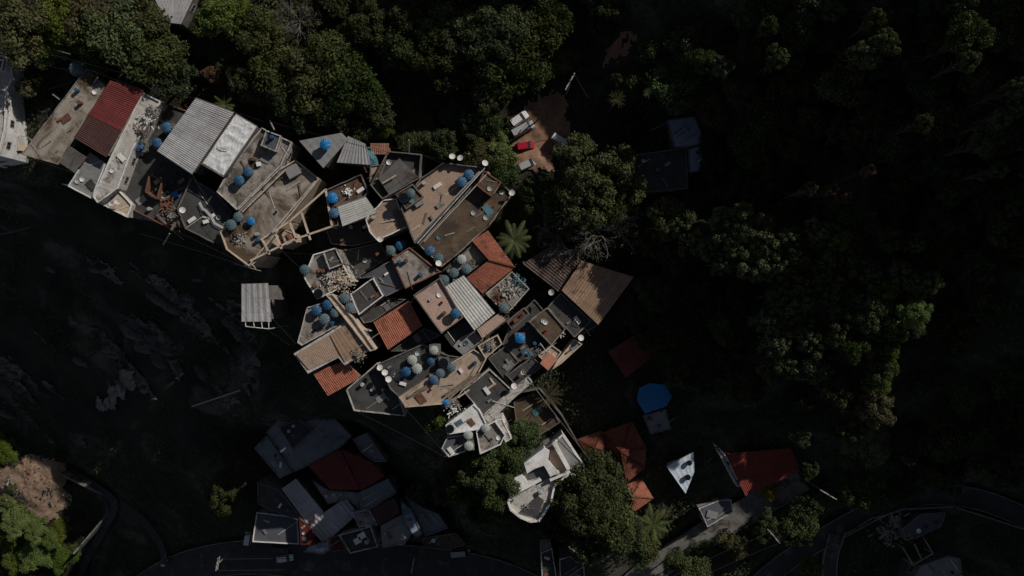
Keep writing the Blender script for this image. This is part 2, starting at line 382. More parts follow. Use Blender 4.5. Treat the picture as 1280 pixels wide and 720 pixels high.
mb.f = [(j * nx + i, j * nx + i + 1, (j + 1) * nx + i + 1, (j + 1) * nx + i) for j in range(nx - 1) for i in range(nx - 1)]
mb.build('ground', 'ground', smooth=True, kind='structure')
def patch(name, poly, m, up=.12, step=.3, mask=None, rough=0., **kw):
    """ground sheet draped over the terrain inside a photo-pixel polygon"""
    q = [G(a, b) for a, b in poly]
    x0 = min(p.x for p in q); x1 = max(p.x for p in q); y0 = min(p.y for p in q); y1 = max(p.y for p in q)
    xs = np.arange(x0, x1 + step, step); ys = np.arange(y0, y1 + step, step)
    X, Y = np.meshgrid(xs, ys); Z = T(X, Y)
    mb = MB(); idx = {}
    def vid(i, j):
        if (i, j) not in idx:
            x = float(X[j, i]); y = float(Y[j, i]); idx[(i, j)] = len(mb.v)
            mb.v.append((x, y, float(Z[j, i]) + 1.1 * noise.fractal(Vector((x * .09, y * .09, 0)), 1., 2., 5) + up + (rough * noise.ridged_multi_fractal(Vector((x * .35 + y * .1, y * .9, 2)), 1, 2.1, 5, 1, 2) if rough else 0)))
        return idx[(i, j)]
    for j in range(len(ys) - 1):
        for i in range(len(xs) - 1):
            x = xs[i] + step / 2; y = ys[j] + step / 2
            w_ = noise.noise(Vector((x * .5, y * .5, 3))) * 1.6 + noise.noise(Vector((x * 2, y * 2, 6))) * .7
            if inside(x + w_, y - w_, q) and (mask is None or mask(x, y)): mb.f.append((vid(i, j), vid(i + 1, j), vid(i + 1, j + 1), vid(i, j + 1)))
    if mb.f: return mb.build(name, m, **(kw or dict(kind='structure')))
for nm, ch, hw, mm in ROADS:
    mb = MB(); kb = MB()
    for i, p in enumerate(ch):
        d = (ch[min(i + 1, len(ch) - 1)] - ch[max(i - 1, 0)]); d.z = 0; d.normalize(); s_ = Vector((-d.y, d.x, 0))
        for a in (-1, 1): q = p + s_ * hw * a; mb.v.append((q.x, q.y, p.z))
    for i in range(len(ch) - 1): mb.f.append((2 * i, 2 * i + 1, 2 * i + 3, 2 * i + 2))
    mb.build(nm, mm, kind='structure')
    for a in (() if nm == 'path' else (-1, 1)):
        kb = MB(); b = 0
        for i, p in enumerate(ch):
            d = (ch[min(i + 1, len(ch) - 1)] - ch[max(i - 1, 0)]); d.z = 0; d.normalize(); s_ = Vector((-d.y, d.x, 0)) * a
            for o_, h_ in ((hw, -.3), (hw, .12), (hw + .14, .12), (hw + .14, -.6)):
                q = p + s_ * o_; kb.v.append((q.x, q.y, p.z + h_))
        for i in range(len(ch) - 1):
            for k in range(3): kb.f.append((4 * i + k, 4 * i + k + 1, 4 * i + 5 + k, 4 * i + 4 + k))
        kb.build('kerb', 'kerb', kind='structure')
patch('earth_yard', [(664,128),(690,112),(708,122),(712,160),(700,190),(690,208),(665,215),(645,212),(636,180),(645,150)], 'dirt', up=.25)
patch('earth_clearing', [(768,52),(792,38),(796,48),(775,66),(762,84),(748,86)], 'dirt', up=.2)
patch('rubbly_ground', [(0,585),(40,568),(72,575),(84,610),(80,640),(60,652),(30,640),(0,650)], 'scree', up=.3)
patch('concrete_apron', [(118,508),(140,484),(160,458),(170,462),(166,482),(140,510),(128,518)], 'oldroad', up=.5)

def rockmask(th):
    c_, s_ = math.cos(-.75), math.sin(-.75)
    return lambda x, y: noise.fractal(Vector(((x * c_ + y * s_) * .07, (-x * s_ + y * c_) * .22, 5)), 1., 2., 4) > th
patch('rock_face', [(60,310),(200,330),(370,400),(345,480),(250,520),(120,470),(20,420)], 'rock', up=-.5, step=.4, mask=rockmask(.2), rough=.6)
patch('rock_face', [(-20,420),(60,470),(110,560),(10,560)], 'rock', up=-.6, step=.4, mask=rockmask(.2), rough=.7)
# ---------------------------------------------------------------- houses
HOUSES = []     # (walls polygon in metres, wall top, floor heights, empty, wall material)
def ccw(p): return p if area2(p) > 0 else p[::-1]
def lowest(poly): return min(T1(p[0], p[1]) for p in poly)
def walls(root, poly, top, m, shrink=.07):
    """closed wall body under a roof, standing on the terrain"""
    q = inset(ccw(poly), shrink); zb = lowest(q) - 1.5
    zt = [p[2] for p in q]
    MB().prism([(p[0], p[1], p[2] - .2) for p in q], zb).build('wall', m, root)
    HOUSES.append((q, min(zt) - .3, root, m))
def base(poly): 
    cx = sum(p[0] for p in poly) / len(poly); cy = sum(p[1] for p in poly) / len(poly)
    return (cx, cy, lowest(poly))
def slab(name, label, cat, px, z, roofm='conc', wallm='render_', par=.6, parm=None, skip=(), group=None, th=.16):
    """flat roofed house: roof slab, parapet along its edges, walls below"""
    if z < -12: z -= 6.
    poly = ccw([tuple(P(a, b, z)) for a, b in px])
    r = thing(name, label, cat, base(poly), group)
    walls(r, poly, z, wallm)
    MB().slabpoly(poly, .3).build('roof', roofm, r)
    if par > 0:
        orig = [tuple(P(a, b, z)) for a, b in px]; n = len(orig); mb = MB()
        inn = inset(poly, th); rev = area2(orig) <= 0
        for i in range(n):
            a, b_ = orig[i], orig[(i + 1) % n]
            if i in skip: continue
            k = next(j for j in range(n) if (poly[j] == (b_ if rev else a)))
            p0, p1 = poly[k], poly[(k + 1) % n]; q0, q1 = inn[k], inn[(k + 1) % n]
            h = par + R.uniform(-.04, .04) * (i + 1) * .5
            quad = [(p0[0], p0[1], z + h), (p1[0], p1[1], z + h), (q1[0], q1[1], z + h), (q0[0], q0[1], z + h)]
            m_ = max(1, int((Vector(p1) - Vector(p0)).length / 1.1)); row = []
            for e in range(m_ + 1):
                f = e / m_; u0 = Vector(quad[0]).lerp(Vector(quad[1]), f); u1 = Vector(quad[3]).lerp(Vector(quad[2]), f); j_ = Vector((R.uniform(-.04, .04), R.uniform(-.04, .04), R.uniform(-.07, .03))) if 0 < e < m_ else Vector((0, 0, 0))
                b9 = len(mb.v); a9 = u0 + j_; c9 = u1 + j_ * .8
                mb.v += [tuple(a9), tuple(c9), (c9.x, c9.y, z + .004), (a9.x, a9.y, z + .004)]; row.append(b9)
            for e in range(m_):
                for k9 in range(4): mb.f.append((row[e] + k9, row[e + 1] + k9, row[e + 1] + (k9 + 1) % 4, row[e] + (k9 + 1) % 4))
            mb.f += [tuple(row[0] + k9 for k9 in range(4)), tuple(row[-1] + k9 for k9 in (3, 2, 1, 0))]
        if mb.v: mb.build('parapet', parm or wallm, r)
    return r
def sheetmesh(A, B, Cc, D, pitch=.32, amp=.035, th=.03):
    """corrugated sheet: waves run from the A-B edge to the D-C edge"""
    A, B, Cc, D = map(Vector, (A, B, Cc, D)); L = (B - A).length; Ls = (D - A).length
    nu = max(4, int(L / pitch) * 5); nv = max(1, int(round(Ls / 2.3))); mb = MB(); mb.uv = []
    rows = []
    for j in range(nv):
        rows += [(j / nv, .022), ((j + 1) / nv + (.006 if j < nv - 1 else 0), 0)]
    N = (B - A).cross(D - A).normalized(); 
    if N.z < 0: N = -N
    sag = R.uniform(.02, .06); off = R.uniform(0, 50)
    for v, lift in rows:
        for i in range(nu + 1):
            u = i / nu; p = A.lerp(B, u).lerp(D.lerp(Cc, u), v)
            h = amp * math.cos(u * L / pitch * 2 * PI) + lift + sag * noise.noise(Vector((u * 3 + off, v * 3, 0)))
            mb.v.append(tuple(p + N * h)); mb.uv.append((u * L, v * Ls))
    n = nu + 1
    for j in range(len(rows) - 1):
        for i in range(nu): mb.f.append((j * n + i, j * n + i + 1, (j + 1) * n + i + 1, (j + 1) * n + i))
    b = len(mb.v); k = len(rows) * n
    mb.v += [(x - N.x * th, y - N.y * th, z - N.z * th) for x, y, z in mb.v[:k]]; mb.uv += mb.uv[:k]
    mb.f += [tuple(reversed([q + b for q in f])) for f in mb.f[:(len(rows) - 1) * nu]]
    for i in range(nu):
        mb.f.append((i + 1, i, b + i, b + i + 1)); e = (len(rows) - 1) * n; mb.f.append((e + i, e + i + 1, b + e + i + 1, b + e + i))
    for j in range(len(rows) - 1):
        mb.f.append((j * n, (j + 1) * n, b + (j + 1) * n, b + j * n)); q = n - 1; mb.f.append((j * n + n + q, j * n + q, b + j * n + q, b + j * n + n + q))
    return mb
def P4(px, z): 
    if not hasattr(z, '__len__'): z = [z] * len(px)
    return [tuple(P(a, b, c)) for (a, b), c in zip(px, z)]
def sheet(name, label, cat, px, z, m='sheetgrey', wallm='render_', pitch=.32, amp=.035, flip=False, body=None, root=None, rim=True, openw=False):
    if min(z if hasattr(z, '__len__') else [z]) < -12: z = [k_ - 6 for k_ in z]
    q = P4(px, z)
    r = root or thing(name, label, cat, base(q))
    if body is None and not openw:
        walls(r, [(a, b, c - .12) for a, b, c in inset(ccw(q), .25)], 0, wallm)
    sheetmesh(*(q[1:] + q[:1] if flip else q), pitch=pitch, amp=amp).build('roof', m, r)
    if openw:       # a roof carried on posts and purlins
        mb = MB()
        for p in inset(ccw(q), .3): mb.bar((p[0], p[1], p[2] - .1), (p[0], p[1], min(T1(p[0], p[1]) - 1, p[2] - 1)), .14, .14)
        mb.build('post', 'pole', r)
    f = MB()
    for k in (0, 2):
        a, b = Vector(q[k]), Vector(q[(k + 1) % 4]); f.bar(a - Vector((0, 0, .16)), b - Vector((0, 0, .16)), .08, .12)
    f.build('fascia', 'wood', r)
    return r
def tiles(root, px, z, m='tileorange', **kw):
    return sheetmesh(*P4(px, z), pitch=.3, amp=.032).build('roof', m, root)
def ridge(root, a, b, za, zb, m='tileorange', r=.13):
    MB().tube([P(*a, za), P(*b, zb)], r, 6).build('ridge', m, root)

H = {}
def S(key, *a, **k): H[key] = slab(*a, **k); return H[key]
def SH(key, *a, **k): H[key] = sheet(*a, **k); return H[key]
# --- upper left row
S('edgewhite', 'white_house', 'white rendered house cut by the left edge, roof striped by dark cable shadows', 'house', [(-40,72),(6,70),(16,80),(18,97),(11,112),(9,140),(7,165),(0,195),(-40,200)], .5, 'whitegrey', 'white', .5, 'white')
S('edgebox', 'roof_box', 'small white roof box with red brick top on the white house at the left edge', 'rooftop box', [(-12,74),(6,75),(3,88),(-12,88)], 1.6, 'brick', 'white', .3, 'white')
S('creamwalk', 'garden_terrace', 'thin cream ledge between the white house at the left edge and the brown stained slab', 'ledge', [(16,142),(22,142),(25,188),(16,190)], -3.5, 'cream', 'cream', .15)
S('brownslab', 'concrete_house', 'long concrete roof slab with a big brown water stain, beside the red corrugated roof', 'house', [(108,86),(133,106),(73,206),(27,193)], 3.2, 'concbrown', 'render_', .12, 'conc')
r = thing('red_roofed_house', 'house with bright red corrugated roof, shade painted browner into its lower sheets', 'house', base(P4([(138,100),(180,113),(133,197),(92,172)], 4)))
H['red'] = r
q = P4([(138,100),(180,113),(133,197),(92,172)], (4.9, 4.5, 4.2, 4.6)); walls(r, [(a, b, c - .15) for a, b, c in inset(ccw(q), .25)], 0, 'whitegrey')
mid = lambda a, b, t: (a[0] + (b[0] - a[0]) * t, a[1] + (b[1] - a[1]) * t)
a1 = mid((138,100),(92,172), .60); b1 = mid((180,113),(133,197), .60)
sheetmesh(*P4([(180,113),b1,a1,(138,100)], (4.5,4.28,4.7,4.9))).build('roof', 'sheetred', r)
o = sheetmesh(*P4([mid(b1,(180,113),.03),(133,197),(92,172),mid(a1,(138,100),.03)], (4.24,4.05,4.5,4.65))).build('roof', 'sheetmaroonshade', r); o['label'] = 'browner sheets of the red roof with painted shade'  # lower sheets: shade put into the colour as a browner red
SH('smallmetal', 'lean_to', 'small rusty striped lean-to roof below the red corrugated roof', 'lean-to', [(87,183),(108,197),(93,216),(74,203)], (3.6, 3.5, 3.2, 3.3), 'sheetdark', 'brick')
S('terrace3', 'terraced_house', 'grey roof terrace with whitish front edge under the lean-to', 'house', [(112,190),(133,206),(116,249),(86,233),(99,212)], 2.4, 'grey', 'whitegrey', .35, 'white', skip=(0, 4))
S('strip', 'narrow_house', 'narrow pale concrete roof strip full of low walls beside the red roof', 'house', [(180,116),(202,127),(166,188),(148,236),(123,254),(117,246),(140,196)], 3.2, 'whitegrey', 'whitegrey', .3, 'white')
S('striplow', 'terraced_house', 'small cream terrace at the downhill end of the narrow pale strip', 'house', [(148,236),(166,256),(160,272),(124,254)], 1.6, 'cream', 'whitegrey', .3, 'white')
S('court', 'unfinished_house', 'unfinished dark floor strewn with rubble left of the big grey corrugated roof', 'house', [(203,128),(238,140),(196,190),(240,218),(228,258),(205,282),(166,262),(150,238),(168,190)], .4, 'dark', 'brick', .4, 'brick', skip=(1, 2))
SH('biggrey', 'corrugated_house', 'big grey corrugated roof next to the white tarpaulin roof', 'house', [(245,122),(293,140),(240,218),(196,189)], (5.4, 5.0, 4.7, 5.1), 'sheetgrey', 'render_', flip=True)
r = thing('tarpaulin_house', 'house covered with a wrinkled white tarpaulin, right of the big grey corrugated roof', 'house', base(P4([(295,142),(322,158),(279,221),(252,205)], 4)))
H['tarp'] = r; q = P4([(295,142),(322,158),(279,221),(252,205)], 4.7)
walls(r, [(a, b, c - .2) for a, b, c in q], 0, 'render_')
mb = MB(); n = 40
for j in range(n + 1):
    for i in range(n + 1):
        p = Vector(q[0]).lerp(Vector(q[1]), i / n).lerp(Vector(q[3]).lerp(Vector(q[2]), i / n), j / n)
        h = .12 * noise.ridged_multi_fractal(Vector((i * .08 + j * .02, j * .14, 1)), 1, 2, 3, 1, 2) - .08 + .05 * noise.noise(Vector((i * .5, j * .2, 4)))
        if i in (0, n) or j in (0, n): h = -.18
        mb.v.append((p.x, p.y, p.z + h))
mb.f = [(j * (n + 1) + i, j * (n + 1) + i + 1, (j + 1) * (n + 1) + i + 1, (j + 1) * (n + 1) + i) for j in range(n) for i in range(n)]
mb.build('tarpaulin', 'tarpwhite', r)
mb = MB()
for a, b in ((0, 1), (1, 2), (2, 3), (3, 0)): mb.bar(Vector(q[a]) + Vector((0, 0, .02)), Vector(q[b]) + Vector((0, 0, .02)), .1, .1)
mb.bar(Vector(P(271,184,5.0)), Vector(P(285,188,5.0)), .08, .08); mb.build('batten', 'wood', r)
S('terr8', 'terraced_house', 'grey roof terrace with blue tanks right of the white tarpaulin roof', 'house', [(328,160),(366,178),(352,208),(297,263),(272,240),(282,222),(322,168)], 2.9, 'conc', 'whitegrey', .5, 'whitegrey')
S('terr8room', 'stair_room', 'small stair room with dark flat top, uphill on the terrace with blue tanks', 'rooftop room', [(333,163),(352,170),(345,190),(326,182)], 4.1, 'slate', 'whitegrey', .25, 'whitegrey')
S('stained9', 'terraced_house', 'roof terrace with brown and olive water stains above the cream beam frame', 'house', [(370,200),(400,224),(346,292),(312,333),(284,312),(276,290),(299,265),(350,212)], 2.3, 'concbrown', 'cream', .45, 'cream')
S('dark9', 'low_roof', 'dark low slab between the rubble floor and the stained terrace', 'low roof', [(240,222),(272,242),(292,266),(276,288),(268,304),(232,286),(222,262)], 1.1, 'dark', 'render_', .3, 'render_')
S('edge9', 'front_terrace', 'bright cream ledge at the corner below the stained terrace', 'terrace', [(286,314),(312,334),(322,326),(330,318),(308,332),(294,308)], 1.8, 'cream', 'cream', .25, 'white')
# --- centre top
SH('slab11', 'pale_roofed_house', 'pale grey sheet roof with a single bright blue tank', 'house', [(374,176),(427,166),(435,174),(404,210)], (4.6, 4.2, 4.2, 4.5), 'grey', 'render_', pitch=1.2, amp=.012)
SH('grey12', 'corrugated_house', 'weathered grey corrugated roof right of the pale roof with the single blue tank', 'house', [(435,170),(457,180),(463,206),(421,203)], (4.0, 4.0, 3.7, 3.5), 'sheetgrey', 'render_')
r = thing('orange_canopy', 'small square orange tiled roof at the edge of the trees', 'canopy', base(P4([(463,179),(486,179),(486,193),(464,193)], 3.3))); H['o13'] = r
q = P4([(463,179),(486,179),(486,193),(464,193)], (3.5, 3.5, 3.2, 3.2)); tiles(r, [(463,179),(486,179),(486,193),(464,193)], (3.5, 3.5, 3.2, 3.2), 'tilepale'); walls(r, [(a, b, c - .1) for a, b, c in inset(ccw(q), .2)], 0, 'brick')
S('box14', 'dark_walled_house', 'grey house with tall pale parapet around a tilted corrugated roof', 'house', [(486,190),(528,194),(525,224),(479,250),(464,232)], 2.4, 'dark', 'whitegrey', 1.0, 'render_')
SH('cor14', 'tilted_roof', 'tilted grey corrugated roof inside the pale parapet', 'inner roof', [(499,198),(522,221),(486,243),(473,223)], (3.9, 3.5, 3.3, 3.7), 'sheetdark', 'render_')
S('beige14', 'small_terrace', 'tiny beige roof terrace left of the tilted corrugated roof', 'terrace', [(463,207),(482,205),(474,224),(462,228)], 2.6, 'tan', 'render_', .25)
SH('white15', 'white_sheet_house', 'small whitish corrugated roof with a water stain beside two blue tanks', 'house', [(457,246),(471,266),(428,283),(422,258)], (2.9, 2.8, 2.9, 3.0), 'sheetwhite', 'whitegrey')
S('brown15', 'terraced_house', 'dark brown roof floor with laundry above the whitish corrugated roof', 'house', [(407,238),(452,218),(461,240),(456,247),(422,258),(424,282),(415,284)], 2.0, 'mud', 'render_', .5)
S('terr16', 'terraced_house', 'beige concrete terrace with a stack of planks', 'house', [(479,250),(496,248),(509,284),(472,301),(462,290),(457,274)], 2.5, 'tan', 'whitegrey', .35, 'white')
S('terr17', 'large_terraced_house', 'largest sunlit tan roof terrace with two blue tanks in its corner', 'house', [(555,204),(604,210),(519,305),(511,284),(501,258),(520,232),(527,223)], 3.0, 'tan', 'whitegrey', .9, 'render_')
S('tower17', 'tank_platform', 'raised brown tank platform with a black and a grey tank on the tan terrace', 'tank platform', [(494,243),(516,230),(530,246),(508,262)], 3.9, 'mud', 'render_', .3)
S('terr18', 'unfinished_terrace', 'muddy brown roof slab right of the largest tan terrace', 'house', [(608,213),(641,242),(612,282),(570,320),(552,334),(524,306)], 2.2, 'mud', 'brick', .5, 'conc')
S('room18', 'small_room', 'small brown roofed room at the uphill corner of the muddy slab', 'rooftop room', [(605,213),(627,228),(614,246),(596,232)], 3.9, 'mud', 'brick', .2)
# --- centre
S('mess19', 'rough_roofed_house', 'rough concrete roof heaped with sand and rubble, topmost left of the centre block', 'house', [(392,318),(418,310),(441,352),(408,369),(397,374),(380,346)], 3.0, 'conc', 'whitegrey', .3, 'white')
S('room19', 'small_room', 'little grey roofed room on the corner of the rubble heaped roof', 'rooftop room', [(404,315),(420,310),(430,330),(412,337)], 3.9, 'dark', 'conc', .25, 'whitegrey')
S('plat20', 'tank_terrace', 'narrow grey terrace crowded with four blue and grey tanks', 'terrace', [(384,384),(424,372),(436,400),(378,432),(372,428)], 2.4, 'conc', 'whitegrey', .3, 'whitegrey')
r = thing('tan_roofed_house', 'tan ribbed roof ringed by a white ledge at the left corner of the centre block', 'house', base(P4([(367,442),(433,402),(463,437),(385,465)], 3))); H['tan21'] = r
q = P4([(367,442),(433,402),(464,437),(431,457),(423,447),(385,467)], 3.1); walls(r, q, 0, 'whitegrey')
MB().slabpoly(ccw(q), .3).build('slab', 'whitegrey', r)
sheetmesh(*P4([(370,443),(411,419),(424,445),(386,462)], (3.4, 3.4, 3.25, 3.25)), amp=.014).build('roof', 'tan', r)
o = sheetmesh(*P4([(412,418),(433,405),(460,436),(431,453)], (3.45, 3.45, 3.25, 3.25)), amp=.014, pitch=.5).build('roof', 'sheettan', r)
r = thing('orange_roofed_house', 'low orange tiled roof under the left corner of the tan ribbed roof', 'house', base(P4([(393,463),(437,447),(451,472),(410,495)], 2))); H['or22'] = r
q = P4([(391,466),(431,455),(451,472),(410,495)], (.6, .7, .3, .3)); tiles(r, [(391,466),(433,450),(451,472),(410,495)], (1.5, 1.6, 1.1, 1.1)); walls(r, [(a, b, c - .1) for a, b, c in inset(ccw(q), .2)], 0, 'render_')
S('strip23', 'cream_wall_house', 'narrow cream walled passage roof running down beside the tan ribbed roof', 'passage', [(408,369),(416,367),(442,397),(470,437),(463,439),(434,402)], 3.6, 'cream', 'cream', .35, 'cream')
S('room24', 'flat_roofed_house', 'square dark grey roof with white rim and two grey tanks', 'house', [(438,368),(467,347),(480,370),(449,394)], 2.8, 'dark', 'white', .45, 'white')
S('slate25', 'blue_slab_house', 'dark bluish flat roof above the square white rimmed roof', 'house', [(446,349),(490,325),(506,359),(482,371),(467,346)], 2.2, 'slate', 'render_', .2)
S('conc26', 'concrete_house', 'concrete roof slab with a brick red border left of the whitish central corrugated roof', 'house', [(490,323),(512,309),(551,340),(507,361)], 3.0, 'conc', 'brick', .3, 'brick')
SH('brown27', 'orange_ribbed_house', 'orange ribbed roof half in shadow in the middle of the centre block', 'house', [(467,403),(511,376),(528,407),(485,437)], (2.5, 2.5, 2.2, 2.2), 'tileorange', 'render_', pitch=.3, amp=.032)
S('dark28', 'dark_slab_house', 'wide black flat roof edged in white at the lower left of the centre block', 'house', [(433,487),(472,453),(492,474),(507,520),(443,513)], .6, 'dark', 'whitegrey', .45, 'whitegrey')
S('beige29', 'beige_terraced_house', 'long beige terrace below the cluster of tanks', 'house', [(499,496),(538,470),(592,436),(609,447),(596,472),(552,505),(507,509)], 2.6, 'beige', 'cream', .4, 'cream', skip=(0,))
S('dark29', 'tank_terrace', 'dark terrace crowded with round tanks above the long beige terrace', 'house', [(474,454),(505,440),(528,430),(560,444),(574,446),(538,470),(499,496),(488,486)], 2.0, 'dark', 'render_', .3)
S('pink30', 'pink_terraced_house', 'pinkish roof terrace with one blue tank left of the whitish corrugated roof', 'house', [(517,369),(550,347),(579,397),(552,417)], 4.5, 'pink', 'render_', .5, 'render_')
SH('white31', 'white_corrugated_house', 'long whitish corrugated roof in the middle of the centre block', 'house', [(554,360),(580,344),(619,391),(593,413)], (4.3, 4.3, 4.0, 4.0), 'sheetwhite', 'render_', pitch=.42, amp=.03)
r = thing('red_tiled_house', 'bright terracotta roof of two slopes bent around a corner', 'house', base(P4([(590,301),(610,288),(644,334),(603,367)], 3))); H['red32'] = r
q = P4([(590,301),(610,288),(644,334),(603,367),(583,347),(611,325)], 3.3); walls(r, [(a, b, c) for a, b, c in inset(ccw(q), .25)], 0, 'cream')
tiles(r, [(610,288),(644,334),(611,325),(590,301)], (3.4, 4.2, 4.2, 3.4)); tiles(r, [(611,325),(644,334),(603,367),(583,347)], (4.15, 4.15, 3.4, 3.4)); ridge(r, (611,325), (644,334), 4.25, 4.25)
S('patio32', 'debris_yard', 'roof patio full of tarpaulins and junk below the bright terracotta roof', 'patio', [(607,367),(640,339),(662,361),(633,393)], 1.4, 'conc', 'render_', .4, 'whitegrey')
S('tanks33', 'tank_terrace', 'grey roof floor with pale tanks above the whitish central corrugated roof', 'terrace', [(558,338),(592,304),(609,324),(583,344),(566,352)], 2.6, 'conc', 'render_', .3)
SH('sal34', 'salmon_roofed_house', 'small salmon ribbed roof at the lower end of the whitish corrugated roof', 'house', [(596,412),(624,391),(632,400),(603,423)], (3.4, 3.4, 3.2, 3.2), 'pink', 'render_', amp=.012)
S('grey35', 'grey_slab_house', 'smooth grey roof with rounded upper corner under the whitish corrugated roof', 'house', [(566,433),(575,422),(592,413),(604,425),(579,444)], 2.0, 'grey', 'render_', 0)
S('dark35', 'dark_slab_house', 'dark flat roof between the pinkish terrace and the smooth grey roof', 'house', [(555,419),(580,400),(592,412),(573,422),(565,433)], 1.6, 'dark', 'render_', 0)
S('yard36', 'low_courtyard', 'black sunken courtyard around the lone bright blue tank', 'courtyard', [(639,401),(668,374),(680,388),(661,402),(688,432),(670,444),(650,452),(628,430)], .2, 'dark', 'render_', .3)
S('green36', 'olive_floor', 'small olive green floor right of the beige rubble trough', 'low roof', [(633,402),(655,384),(662,392),(640,412)], 1.2, 'mud', 'render_', .25)
S('trough', 'rubble_trough', 'cream walled trough full of rubble below the salmon roof', 'unfinished room', [(597,432),(622,418),(628,430),(607,448)], 2.7, 'concbrown', 'cream', .55, 'cream')
S('brown37', 'brown_slab_house', 'square dark brown stained roof between the courtyard and the black sheet roof', 'house', [(661,402),(684,384),(707,411),(689,432)], 1.8, 'mud', 'render_', .3, 'conc')
S('black38', 'black_sheet_house', 'black roof panel right of the square brown stained roof', 'house', [(684,384),(701,366),(739,401),(718,422)], 1.4, 'dark', 'render_', .2, 'conc')
SH('brown39', 'brown_corrugated_house', 'dull brown corrugated roof lying under the bare branches', 'house', [(654,330),(699,300),(727,326),(700,366)], (2.6, 2.6, 2.3, 2.3), 'sheetbrown', 'render_', pitch=.46, amp=.06)
SH('tan40', 'tan_corrugated_house', 'wide tan corrugated roof beside the bare tree, half in shade', 'house', [(727,326),(792,346),(748,406),(702,363)], (3.4, 3.2, 2.9, 3.1), 'sheettan', 'render_', pitch=.46, amp=.06)
SH('sal41', 'salmon_canopy', 'tiny salmon tiled canopy on the cream wall at the lower right of the centre block', 'canopy', [(675,454),(686,440),(697,449),(685,463)], (3.5, 3.5, 3.2, 3.2), 'pinkflat', 'cream', amp=.006)
S('cream41', 'cream_ledge', 'cream walled ledge running right of the tiny salmon canopy', 'terrace', [(697,449),(718,424),(728,430),(702,454),(690,462)], 1.8, 'cream', 'cream', .3, 'cream')
S('cream41b', 'cream_terrace', 'little cream terrace above the tiny salmon canopy', 'terrace', [(672,444),(690,431),(702,440),(696,448),(686,440),(678,450)], 2.0, 'beige', 'cream', .3, 'cream')
S('dark42', 'dark_slab_house', 'black sheet roof left of the tiny salmon canopy', 'house', [(633,469),(666,445),(678,459),(645,482)], 1.6, 'dark', 'render_', .15)
S('grey42', 'grey_slab_house', 'dark grey roof between the long beige terrace and the white roof', 'house', [(578,487),(612,461),(640,487),(604,520),(592,504)], 1.3, 'dark', 'whitegrey', .25, 'whitegrey')
S('grey42b', 'cream_terrace', 'beige strip of terrace just below the long beige terrace', 'terrace', [(556,506),(598,474),(612,461),(578,487),(568,500)], 2.0, 'beige', 'whitegrey', .25, 'whitegrey')
S('ledge42', 'grey_ledge', 'grey concrete ledge with a round cover right of the white roof', 'terrace', [(604,521),(640,487),(660,470),(666,478),(640,500),(612,528)], 1.6, 'whitegrey', 'whitegrey', .15)
S('white43', 'white_roofed_house', 'bright white flat roof above the terrace with white tanks', 'house', [(557,531),(592,505),(600,513),(608,529),(598,537),(559,543)], 2.6, 'white', 'white', .2, 'white')
S('terr44', 'white_terraced_house', 'white walled terrace with a grid floor and white tanks', 'house', [(595,538),(619,525),(632,543),(626,555),(600,567)], 1.8, 'conc', 'white', .6, 'white')
S('pale44', 'pale_lean_to', 'small pale grey ledge right of the white walled grid terrace', 'ledge', [(619,525),(628,523),(640,548),(632,553)], 1.2, 'whitegrey', 'white', .1, 'white')
S('slate44', 'slate_terraced_house', 'dark bluish terrace with white rim under the bright white roof', 'house', [(559,546),(580,543),(582,564),(561,571),(552,560)], 1.4, 'slate', 'whitegrey', .3, 'whitegrey')
# --- white villa
q = [(690,553),(703,541),(731,581),(730,589),(723,596),(712,592),(694,606),(690,625),(682,640),(674,651),(663,652),(649,646),(638,637),(634,626),(645,597),(655,578),(680,559)]
S('villa', 'white_villa', 'white villa with curved walls and stepped terraces between two dark trees', 'villa', q, -1.5, 'whitegrey', 'white', .7, 'white', th=.3)
r = H['villa']
def vb(px, z, roofm='white', name='upper_roof'):
    poly = ccw([tuple(P(a, b, z)) for a, b in px]); MB().prism(poly, -1.6).build(name, roofm, r)
vb([(655,579),(680,560),(687,564),(685,576),(698,591),(688,596),(680,582),(668,586),(659,592)], .5)
vb([(642,598),(653,593),(659,603),(668,601),(674,598),(677,601),(638,622),(636,617)], .2)
vb([(688,562),(696,562),(710,587),(700,592),(687,577)], -.9, 'pink', 'terrace_floor')
vb([(660,593),(680,583),(688,597),(666,606)], -1.0, 'slate', 'terrace_floor')
vb([(690,554),(694,551),(713,586),(709,588)], .3, 'white', 'wall_panel')
vb([(695,552),(703,544),(728,580),(726,590),(714,587)], -.9, 'grey', 'terrace_floor')
vb([(687,599),(712,588),(713,591),(688,602)], -.2, 'white', 'wall_panel')
vb([(650,640),(672,620),(680,626),(672,646)], -1.1, 'dark', 'terrace_floor')
# --- terracotta hip house
r = thing('hip_roofed_house', 'terracotta house with several hipped roofs between the big dark tree and the blue tarpaulin', 'house', base(P4([(722,548),(757,543),(808,585),(783,608),(743,583)], -3))); H['hip'] = r
ze = -3.1
for q_, ap, za in (([(722,549),(753,538),(764,566),(743,583)], (744,560), -1.4), ([(752,541),(790,527),(808,560),(806,585),(783,604),(762,585)], (776,564), -.7)):
    q = P4(q_, ze); walls(r, inset(ccw(q), .4), 0, 'cream')
    for i in range(len(q_)):
        a, b = q_[i], q_[(i + 1) % len(q_)]
        sheetmesh(P(*a, ze), P(*b, ze), P(ap[0] + .5, ap[1], za), P(ap[0] - .5, ap[1], za), pitch=.3, amp=.03).build('roof', 'tilehip', r)
        ridge(r, a, ap, ze + .06, za + .08, 'tilehip', r=.1)
r = thing('small_hip_roofed_house', 'small terracotta pyramid roof at the lower tip of the hip roofed house', 'house', base(P4([(783,608),(803,600),(817,623),(788,643)], -4))); H['hip2'] = r
q = P4([(782,606),(802,598),(817,623),(788,643)], -3.8); walls(r, inset(ccw(q), .35), 0, 'cream')
